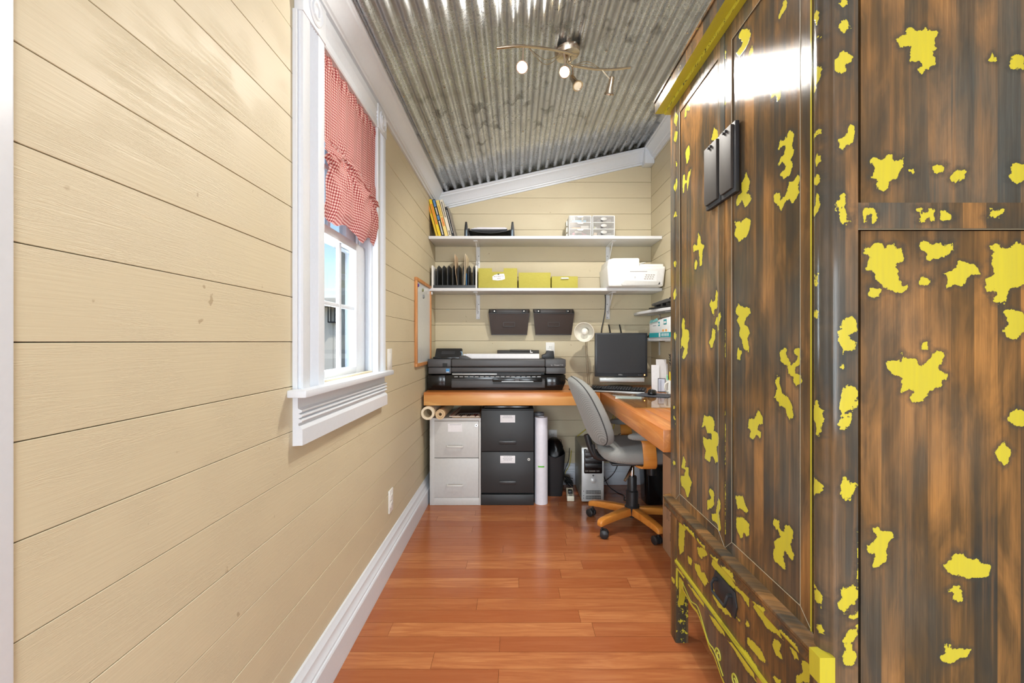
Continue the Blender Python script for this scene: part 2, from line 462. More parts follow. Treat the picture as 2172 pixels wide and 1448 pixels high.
BLK = flat('black_plastic', (34, 35, 37), .42)
BLKM = flat('black_painted_steel', (44, 45, 46), .48)
DGREY = flat('dark_grey_plastic', (72, 72, 74), .45)
GLOSSBLK = flat('gloss_black', (16, 16, 17), .16)
GREYM = flat('light_grey_steel', (204, 203, 200), .42)
NICKEL = flat('brushed_nickel', (198, 186, 166), .26, 1.0)
CHROME = flat('chrome', (210, 208, 204), .12, 1.0)
PAPER = flat('paper_white', (240, 238, 240), .65)
PLASW = flat('white_plastic', (236, 235, 230), .35)
INK = flat('ink', (60, 60, 64), .7)
KRAFT = flat('kraft_paper', (222, 192, 150), .7)
CARD = flat('cardboard', (176, 140, 108), .8)
IRON = flat('dark_iron', (34, 35, 38), .6, .0)
SILVER = flat('silver_plastic', (196, 200, 200), .34, .25)
BLUEG = flat('blue_label', (64, 140, 200), .5)
TEAL = flat('teal_print', (24, 158, 168), .5)
YEL = flat('yellow_cover', (232, 200, 40), .5)
RED = flat('red_print', (190, 46, 44), .5)
GREEN = flat('green_label', (112, 196, 78), .5)
ORANGE = flat('orange_plastic', (238, 158, 60), .5)
SCREEN = flat('dark_screen', (52, 54, 58), .30)
CABLEY = flat('yellow_cable', (206, 190, 60), .5)
SAND = flat('exterior_paint', (222, 214, 200), .7)
TAUPE = flat('exterior_taupe', (176, 168, 156), .7)
SIDING = flat('exterior_siding', (236, 228, 214), .7)
GROUND = flat('gravel', (170, 160, 146), .9)

# ================================================================== THE ROOM
XL, XR, YB = -.658, 1.115, 3.676             # plank faces of the side walls and the back wall
PITCH = .1318
Z0 = 1.1640                                  # a plank joint runs at eye height
OY0, OY1, OZ0, OZ1 = 1.485, 2.066, 1.026, 2.158      # opening of the side window
CEIL = lambda x: 2.362 + .2236 * (x + .587)  # underside of the corrugated sheets

# floor: a slab with strip boards laid across the room
fl = struct(MB().box(-2.7, 2.9, -3.6, 3.80, -.12, -.016), 'floor', FLOORGAP)
rows = [1.594 + .0877 * k for k in range(-15, 25)]
rng = random.Random(3)
for y in rows:
    if y > YB: break
    x = XL - .03 - rng.uniform(0, .5); first = True
    while x < XR + .03:
        L = rng.uniform(.45, 1.25)
        a, b = max(x, XL - .03), min(x + L, XR + .03)
        x += L
        if b - a < .08: continue
        MB().box(a + .0005, b - .0005, y + .0008, min(y + .0869, YB + .01), -.016, rng.uniform(-.0004, .0003)).build('floorboard', FLOOR, fl)
# the same boards under the adjoining room, out of the picture
struct(MB().box(-2.7, 2.9, -3.6, rows[0] - .001, -.016, -.0005), 'floor_hall', FLOOR)

def plank_run(wall, axis, face, a0, a1, z_lo, z_hi, cut=None, zoff=Z0):
    "boards 18 mm thick laid against a wall; axis 'y' = side wall, 'x' = back wall"
    k0 = math.floor((z_lo - zoff) / PITCH)
    z = zoff + k0 * PITCH
    while z < z_hi:
        lo, hi = max(z, z_lo), min(z + PITCH, z_hi)
        z += PITCH
        if hi - lo < .01: continue
        runs = [(a0, a1)]
        if cut and lo < cut[3] - .02 and hi > cut[2] + .012: runs = [(a0, cut[0] - .0225), (cut[1] + .0225, a1)]
        for r0, r1 in runs:
            j = rng.uniform(-.0006, .0006)
            zl, zh = lo + .0008, hi - .0008
            if axis == 'y':
                s = 1 if face < 0 else -1
                x0, x1 = sorted((face + j * s, face - .018 * s))
                MB().box(x0, x1, r0, r1, zl, zh).build('plank', WALL, wall, bevel=.0009, seg=1)
            else:
                top = min(zh, 9)
                MB().box(r0, r1, face + j, face + .018, zl, top).build('plank', WALL, wall, bevel=.0009, seg=1)

# left wall (backing with the window opening) and its planks
m = MB()
xa, xb = -.79, XL - .018
q = .0215
m.box(xa, xb, .30, OY0 - q, -.016, 2.62).box(xa, xb, OY1 + q, 3.80, -.016, 2.62)
m.box(xa, xb, OY0 - q, OY1 + q, -.016, OZ0 - .028).box(xa, xb, OY0 - q, OY1 + q, OZ1 + q, 2.62)
wl = struct(m, 'wall_left', GAP)
plank_run(wl, 'y', XL, .585, YB, .0, 2.40, cut=(OY0, OY1, OZ0, OZ1))
# right wall
wr = struct(MB().box(XR + .018, 1.25, .30, 3.80, -.016, 3.0), 'wall_right', GAP)
plank_run(wr, 'y', XR, .32, YB, .0, 2.78)
# back wall, its planks cut to the slope of the ceiling
wb = struct(MB().prism([(-.83, -.016), (1.25, -.016), (1.25, 3.0), (-.83, 2.62)], YB + .018, 3.80, 'y'), 'wall_back', GAP)
z = 1.170 - 9 * .1302
while z < 2.75:
    lo, hi = max(z, 0) + .0008, z + .1302 - .0008
    # left end of a high plank starts where the ceiling comes down
    xs = lambda zz: -.587 + (zz - 2.40) / .2236
    x0l, x0h = max(XL, xs(lo)), max(XL, xs(hi))
    if x0h < XR - .05:
        MB().prism([(x0l, lo), (XR, lo), (XR, hi), (x0h, hi)], YB + rng.uniform(-.0006, .0006), YB + .018, 'y').build('plank', WALL, wb, bevel=.0009, seg=1)
    z += .1302

# ceiling: sloping deck with corrugated sheets screwed under it
cl = struct(MB().prism([(-.83, CEIL(-.83) + .035), (1.25, CEIL(1.25) + .035), (1.25, CEIL(1.25) + .15), (-.83, CEIL(-.83) + .15)], .25, 3.80, 'y'),
            'ceiling', flat('roof_deck', (40, 34, 30), .9))
sl = math.atan(.2236); pit = .0663 / math.cos(sl) * math.cos(sl)
def sheet(xa, xb, y0, y1, lift):
    m = MB(); n = int((xb - xa) / pit * 16); ny = 6
    rings = []
    for i in range(n + 1):
        x = xa + (xb - xa) * i / n
        ph = (x - .0) / pit * 2 * PI
        tri = 2 / PI * math.asin(math.sin(ph)); w = math.tanh(tri * 2.6) / math.tanh(2.6)
        z = CEIL(x) + .0095 + .0095 * w + lift
        rings.append([(x, y0 + (y1 - y0) * j / ny, z + .0012 * math.sin(3.1 * j + x * 9)) for j in range(ny + 1)])
    m.rings(rings, closed=False, cap0=False, cap1=False)
    o = m.build('corrugated_sheet', ROOF, cl, fixn=False, angle=60)
    so = o.modifiers.new('thickness', 'SOLIDIFY'); so.thickness = .0008
    return o
sheet(-.70, .03, .26, 3.64, 0.0)
sheet(.0, .69, .26, 3.64, .0012)
sheet(.66, 1.14, .26, 3.64, .0024)
# screws through the sheets
scr = MB()
for y in (.9, 1.55, 2.2, 2.85, 3.4):
    for k in range(-9, 17, 3):
        x = (k + .75) * pit
        if -.55 < x < 1.05: scr.cyl((x, y, CEIL(x) - .001), (x, y, CEIL(x) - .005), .005, n=8)
scr.build('screw', NICKEL, cl)

# crown mouldings: a profile of (out from the wall, down from the ceiling line)
CROWN = [(.0, -.002), (.078, -.002), (.078, .012), (.071, .017), (.068, .026), (.060, .032), (.050, .046), (.040, .064), (.032, .083), (.026, .088),
         (.024, .096), (.013, .099), (.012, .112), (.0, .112)]
def crown_side(name, face, s, y0, y1, top):
    MB_ = MB().prism([(face + s * u, top - v) for u, v in CROWN], y0, y1, 'y')
    return struct(MB_, name, WHITE, angle=25)
crown_side('trim_1', XL, 1, .30, YB, 2.378)
crown_side('trim_2', XR, -1, .30, YB - .075, 2.735)
m = MB()
xa, xb = XL + .02, XR - .058
m.rings([[(x, YB - u, CEIL(x) - .002 - v * 1.02) for u, v in CROWN] for x in (xa, xb)])
struct(m, 'trim_3', WHITE, angle=25)
struct(MB().box(XR - .078, XR - .001, YB - .098, YB - .001, CEIL(XR - .05) - .142, CEIL(XR - .05) - .004), 'trim_4', WHITE, bevel=.004)
# baseboards with a moulded cap
BASE = [(0, 0), (.036, 0), (.036, .100), (.033, .106), (.028, .108), (.028, .116), (.022, .124), (.018, .136), (.018, .146), (.011, .156), (.007, .166), (0, .168)]
struct(MB().prism([(XL + u, v + .0005) for u, v in BASE], .585, YB, 'y'), 'baseboard_left', WHITE, angle=25)
struct(MB().prism([(XR - u, v + .0005) for u, v in BASE], .30, YB - .037, 'y'), 'baseboard_right', WHITE, angle=25)
struct(MB().prism([(YB - u, v + .0005) for u, v in BASE], XL + .037, XR - .001, 'x'), 'baseboard_back', WHITE, angle=25)
# white jamb of the doorway the photograph was taken from
struct(MB().box(-.83, -.6525, .20, .584, 0, 2.70), 'trim_5', WHITE, bevel=.003)

# the adjoining room behind the camera
m = MB().box(-2.7, -.83, .20, .30, 0, 2.9).box(1.25, 2.9, .20, .30, 0, 2.9).box(-.83, 1.25, .20, .30, 2.62, 2.9)
struct(m, 'wall_hall_partition', OFFW)
struct(MB().box(-2.7, -2.6, -3.6, .20, 0, 2.9), 'wall_hall_left', OFFW)
struct(MB().box(2.8, 2.9, -3.6, .20, 0, 2.9), 'wall_hall_right', OFFW)
m = MB()
xs = [-2.7]
for hx, hy in HALL_FILL: xs += [hx - .8, hx + .8]
xs += [2.9]
for k in range(0, len(xs), 2): m.box(xs[k], xs[k + 1], -3.6, -3.45, 0, 2.9)
for hx, hy in HALL_FILL: m.box(hx - .8, hx + .8, -3.6, -3.45, 0, .45).box(hx - .8, hx + .8, -3.6, -3.45, 2.45, 2.9)
struct(m, 'wall_hall_back', OFFW)
struct(MB().box(-2.7, 2.9, -3.6, .25, 2.82, 2.9), 'ceiling_hall', OFFW)

# ------------------------------------------------------------------ side window
xf, xw = -.633, XL                            # face of the casing, face of the wall
m = MB().box(-.785, XL - .0, OY0 - .02, OY0, OZ0 - .02, OZ1 + .02).box(-.785, XL, OY1, OY1 + .02, OZ0 - .02, OZ1 + .02)
m.box(-.785, XL, OY0 + .0002, OY1 - .0002, OZ1, OZ1 + .02).box(-.785, -.690, OY0 + .0002, OY1 - .0002, OZ0 - .02, OZ0)
m.box(-.7325, -.7225, OY0 - .001, OY0 + .012, OZ0, OZ1).box(-.7325, -.7225, OY1 - .012, OY1 + .001, OZ0, OZ1)       # parting stops
m.box(-.676, -.6585, OY0 - .001, OY0 + .014, OZ0, OZ1).box(-.676, -.6585, OY1 - .014, OY1 + .001, OZ0, OZ1)
win = struct(m, 'window_1', WHITE)
def fluted(y0, y1, nfl=5):
    "section of a fluted casing, as (x, y) outline"
    w = y1 - y0; pts = [(xw, y0), (xf - .004, y0), (xf, y0 + .004), (xf, y0 + w * .30)]
    a, b = y0 + w * .32, y0 + w * .70
    for i in range(nfl):
        c0 = a + (b - a) * i / nfl; c1 = a + (b - a) * (i + 1) / nfl; mid = (c0 + c1) / 2
        pts += [(xf - .001, c0), (xf - .006, c0 + (mid - c0) * .45), (xf - .006, mid + (c1 - mid) * .45), (xf - .001, c1)]
    pts += [(xf, y1 - w * .28), (xf, y1 - .004), (xf - .004, y1), (xw, y1)]
    return pts
CAS_N, CAS_F = (1.332, 1.490), (2.060, 2.190)
for y0, y1 in (CAS_N, CAS_F):
    MB().prism(fluted(y0, y1), 1.02, 2.150, 'z').build('side_casing', WHITE, win, angle=25)
    MB().box(xw, xf + .004, y0 - .002, y1 + .002, 2.150, 2.262).build('corner_block', WHITE, win, bevel=.003)
    cy, cz = (y0 + y1) / 2, 2.206
    mm = Matrix.Translation((xf + .004, cy, cz)) @ Matrix.Rotation(PI / 2, 4, 'Y')
    r = .046
    MB().lathe([(r, -.004), (r, .003), (r * .9, .006), (r * .8, .002), (r * .62, .002), (r * .55, .007), (r * .42, .007), (r * .34, .002), (r * .22, .005), (.001, .008)], mm, 28).build(
        'rosette', WHITE, win, angle=50)
# back band along the near casing
MB().box(xw, xf - .012, CAS_N[0] - .010, CAS_N[0] - .0003, 1.0235, 2.149).build('back_band', WHITE, win)
MB().prism([(xw, 2.150), (xf - .004, 2.150), (xf, 2.154), (xf, 2.180), (xf - .006, 2.186), (xf, 2.194), (xf - .006, 2.202), (xf, 2.210), (xf - .006, 2.218), (xf, 2.226),
            (xf, 2.258), (xf - .004, 2.262), (xw, 2.262)], CAS_N[1] + .002, CAS_F[0] - .002, 'y').build('head_casing', WHITE, win, angle=20)
MB().prism([(-.6895, OY0 + .001), (-.6575, OY0 + .001), (-.6575, 1.288), (-.602, 1.288), (-.602, 2.222), (-.6575, 2.222), (-.6575, OY1 - .001), (-.6895, OY1 - .001)], OZ0 - .024, OZ0 - .002, 'z').build('stool', WHITE, win, bevel=.003)
# apron with three beads
ap = [(xw + .0005, 1.0012), (-.642, 1.0012), (-.642, .968)]
for k in range(3):
    z = .966 - k * .0145
    ap += [(-.640, z), (-.631, z - .0035), (-.629, z - .007), (-.631, z - .0105), (-.640, z - .014)]
ap += [(-.640, .917), (-.633, .912), (-.628, .905), (-.628, .858), (xw + .0005, .856)]
MB().prism(ap, 1.322, 2.200, 'y').build('apron', WHITE, win, angle=20)
# sashes: lower one inside, upper one outside
def sash(name, x0, x1, zb, zt, bot, top):
    st = .083; ym = 1.790; yi = 1.945
    m = MB()
    ya, yb = OY0 + .002, OY1 - .002
    m.box(x0, x1, ya, ya + st, zb, zt).box(x0, x1, yi, yb, zb, zt)
    m.box(x0, x1, ya + st, yi, zb, zb + bot).box(x0, x1, ya + st, yi, zt - top, zt)
    gz0, gz1 = zb + bot, zt - top; zm = (gz0 + gz1) / 2
    m.box(x0 + .009, x1 - .009, ym - .012, ym + .012, gz0, gz1).box(x0 + .010, x1 - .010, ya + st - .002, yi + .002, zm - .008, zm + .008)
    o = m.build(name, WHITE, win, bevel=.0025, seg=2)
    xm = (x0 + x1) / 2
    for a, b in ((ya + st, ym - .012), (ym + .012, yi)):
        for c, d in ((gz0, zm - .008), (zm + .008, gz1)):
            MB().box(xm - .001, xm + .001, a - .004, b + .004, c - .004, d + .004).build('pane', PANE, o)
    return o
sash('lower_sash', -.722, -.690, OZ0 + .001, 1.592, .030, .034)
sash('upper_sash', -.766, -.734, 1.560, OZ1 - .001, .034, .045)

# ------------------------------------------------------------------ curtain
def curtain():
    nu, nv = 200, 140
    y0, y1, zt = 1.493, 2.092, 2.153
    ties = [(1.45, 1.79), (1.705, 1.845), (1.985, 1.800)]
    vs = []; uvs = []
    fold = lambda u, v: math.sin(u * 2 * PI * 8.5 + 1.2 * math.sin(v * 3.1) + 2.1 * math.sin(u * 7))
    for j in range(nv + 1):
        v = j / nv
        for i in range(nu + 1):
            u = i / nu; y = y0 + (y1 - y0) * u
            hem = 1.592 - .016 * math.sin((y - 1.50) * 2 * PI / .30) + .020 * math.exp(-((y - 1.985) / .06) ** 2)
            z = zt + (hem - zt) * v
            x = -.648 + (.0022 + .0030 * math.exp(-v / .25)) * fold(u, v)
            g = math.exp(-((v - .055) / .035) ** 2)                       # gathered heading on the rod
            x += .003 * g * math.sin(u * 2 * PI * 37 + 3 * math.sin(u * 19)) + .003 * g
            z += .003 * math.exp(-v / .03) * math.sin(u * 2 * PI * 29 + 2 * math.sin(u * 13))
            for ty, tz in ties:
                dy, dz = y - ty, tz - z
                rr = math.hypot(dy, dz) + 1e-4
                x -= .020 * math.exp(-(rr / .030) ** 2)                  # pinched where it is tied up
                if dz > -.02:                                            # pleats fan out below the tie
                    an = math.atan2(dy, max(dz + .02, .004)); fade = math.exp(-((rr - .05) / .12) ** 2)
                    x += .0095 * fade * math.sin(an * 10 + 1.2)
                else:                                                    # and drag lines lead up from it
                    an = math.atan2(dy, -dz); x += .003 * math.exp(-(rr / .12) ** 2) * math.sin(an * 9)
            w = max(0, (v - .50) / .50)
            sw = sum(math.exp(-((y - sy) / .085) ** 2) for sy in (1.58, 1.845))      # the two swags belly out
            x += .038 * math.sin(min(1, w) * PI * .86) ** .9 * (.35 + .65 * min(1, sw))
            if v > .93: x -= .010 * (v - .93) / .07
            if v > .5: y += -.022 * math.sin((v - .5) * PI) * max(0, (u - .7) / .3)
            vs.append((x, y, z)); uvs.append((u * (y1 - y0) * 1.22, v * (zt - hem) * 1.10 + .010 * sw * w))
    fs = [(j * (nu + 1) + i, j * (nu + 1) + i + 1, (j + 1) * (nu + 1) + i + 1, (j + 1) * (nu + 1) + i) for j in range(nv) for i in range(nu)]
    me = bpy.data.meshes.new('fabric'); o3 = (-.65, 1.78, 1.60)
    me.from_pydata([(p[0] - o3[0], p[1] - o3[1], p[2] - o3[2]) for p in vs], [], fs)
    ul = me.uv_layers.new(name='uv')
    for lp in me.loops: ul.data[lp.index].uv = uvs[lp.vertex_index]
    for p in me.polygons: p.use_smooth = True
    me.materials.append(GINGHAM)
    t = thing('curtain', 'red and white gingham cafe curtain gathered up over the side window', 'curtain', o3)
    o = bpy.data.objects.new('fabric', me); COL.objects.link(o); o.parent = t; ORI[o.name] = o3
    MB().cyl((-.657, OY0 + .004, 2.136), (-.657, OY1 - .004, 2.136), .005, n=10).build('rod', WHITE, t)
curtain()

# ------------------------------------------------------------------ outside
struct(MB().box(-14, -1.0, -4, 16, -.62, -.5), 'ground', GROUND)
t = thing('porch_post', 'beige painted porch post standing just outside the side window', 'post', (-.90, 2.34, -.5))
MB().box(-.895, -.797, 2.30, 2.40, -.5, 3.0).build('shaft', TAUPE, t, bevel=.004)
MB().box(-.897, -.868, 2.285, 2.299, -.5, 3.0).build('corner_strip', flat('exterior_grey', (150, 150, 146), .7), t, bevel=.003)
t = thing('neighbor_house', 'pale neighbouring house with vertical siding seen through the window', 'house', (-5.0, 7.6, -.5))
w0 = -8.5
k = 0
while w0 < -2.5:
    MB().box(w0, min(w0 + .24, -2.45), 7.0 - (.006 if k % 2 else 0), 7.06, -.5, 1.70).build('siding_board', SIDING, t, bevel=.003, seg=1)
    w0 += .246; k += 1
MB().box(-8.5, -2.45, 7.06, 9.0, -.5, 1.70).build('wall', SIDING, t)
MB().box(-8.6, -2.40, 6.80, 6.86, 1.70, 1.83).build('fascia', SAND, t, bevel=.004)
MB().prism([(6.86, 1.71), (6.86, 1.83), (9.1, 2.05), (9.1, 1.71)], -8.6, -2.40, 'x').build('roof', TAUPE, t)
MB().box(-3.30, -3.10, 6.97, 7.0, 1.0, 1.16).build('sill_board', TAUPE, t)
l = thing('wall_lantern', 'small dark square lantern on the neighbouring house wall', 'lamp', (-2.86, 6.95, 1.52))
c = at(706, 664, 6.93)
MB().box(c.x - .055, c.x + .055, 6.87, 6.985, c.z + .12, c.z + .15).build('cap', IRON, l)
MB().box(c.x - .055, c.x + .055, 6.87, 6.985, c.z - .15, c.z - .13).build('base', IRON, l)
m = MB()
for a in (-.05, .05):
    for b in (6.875, 6.975): m.box(c.x + a - .007, c.x + a + .007, b - .005, b + .005, c.z - .14, c.z + .13)
m.build('cage', IRON, l)

# ------------------------------------------------------------------ wall plates and wires
def duplex(name, x, y, z, label, side):
    "outlet or switch plate; side = 'l' on the left wall, 'b' on the back wall"
    t = thing(name, label, 'outlet' if 'outlet' in name else 'switch', (x, y, z))
    w, h = .036, .059
    if side == 'l':
        B = lambda u0, u1, a, b, c, d: (x + u0, x + u1, y + a, y + b, z + c, z + d)
    else:
        B = lambda u0, u1, a, b, c, d: (x + a, x + b, y - u1, y - u0, z + c, z + d)
    MB().box(*B(.0, .007, -w, w, -h, h)).build('plate', PLASW, t, bevel=.002)
    if 'outlet' in name:
        for s in (-1, 1):
            o = MB().box(*B(.007, .0095, -.017, .017, s * .02 - .014, s * .02 + .014)).build('socket', PLASW, t, bevel=.004)
            m = MB()
            for q in (-.006, .006): m.box(*B(.0093, .0098, q - .001, q + .001, s * .02 - .003, s * .02 + .006))
            m.build('slot', INK, o)
    else:
        MB().box(*B(.007, .0095, -.017, .017, -.034, .034)).build('rocker', PLASW, t, bevel=.002)
    MB().box(*B(.007, .0078, -.002, .002, -.0025, .0015)).build('screw', NICKEL, t)
    return t
duplex('wall_outlet', XL + .0006, 2.352, .331, 'white outlet low on the left wall above the baseboard', 'l')
duplex('wall_switch', XL + .0006, 2.330, 1.068, 'white switch plate beside the window sill', 'l')
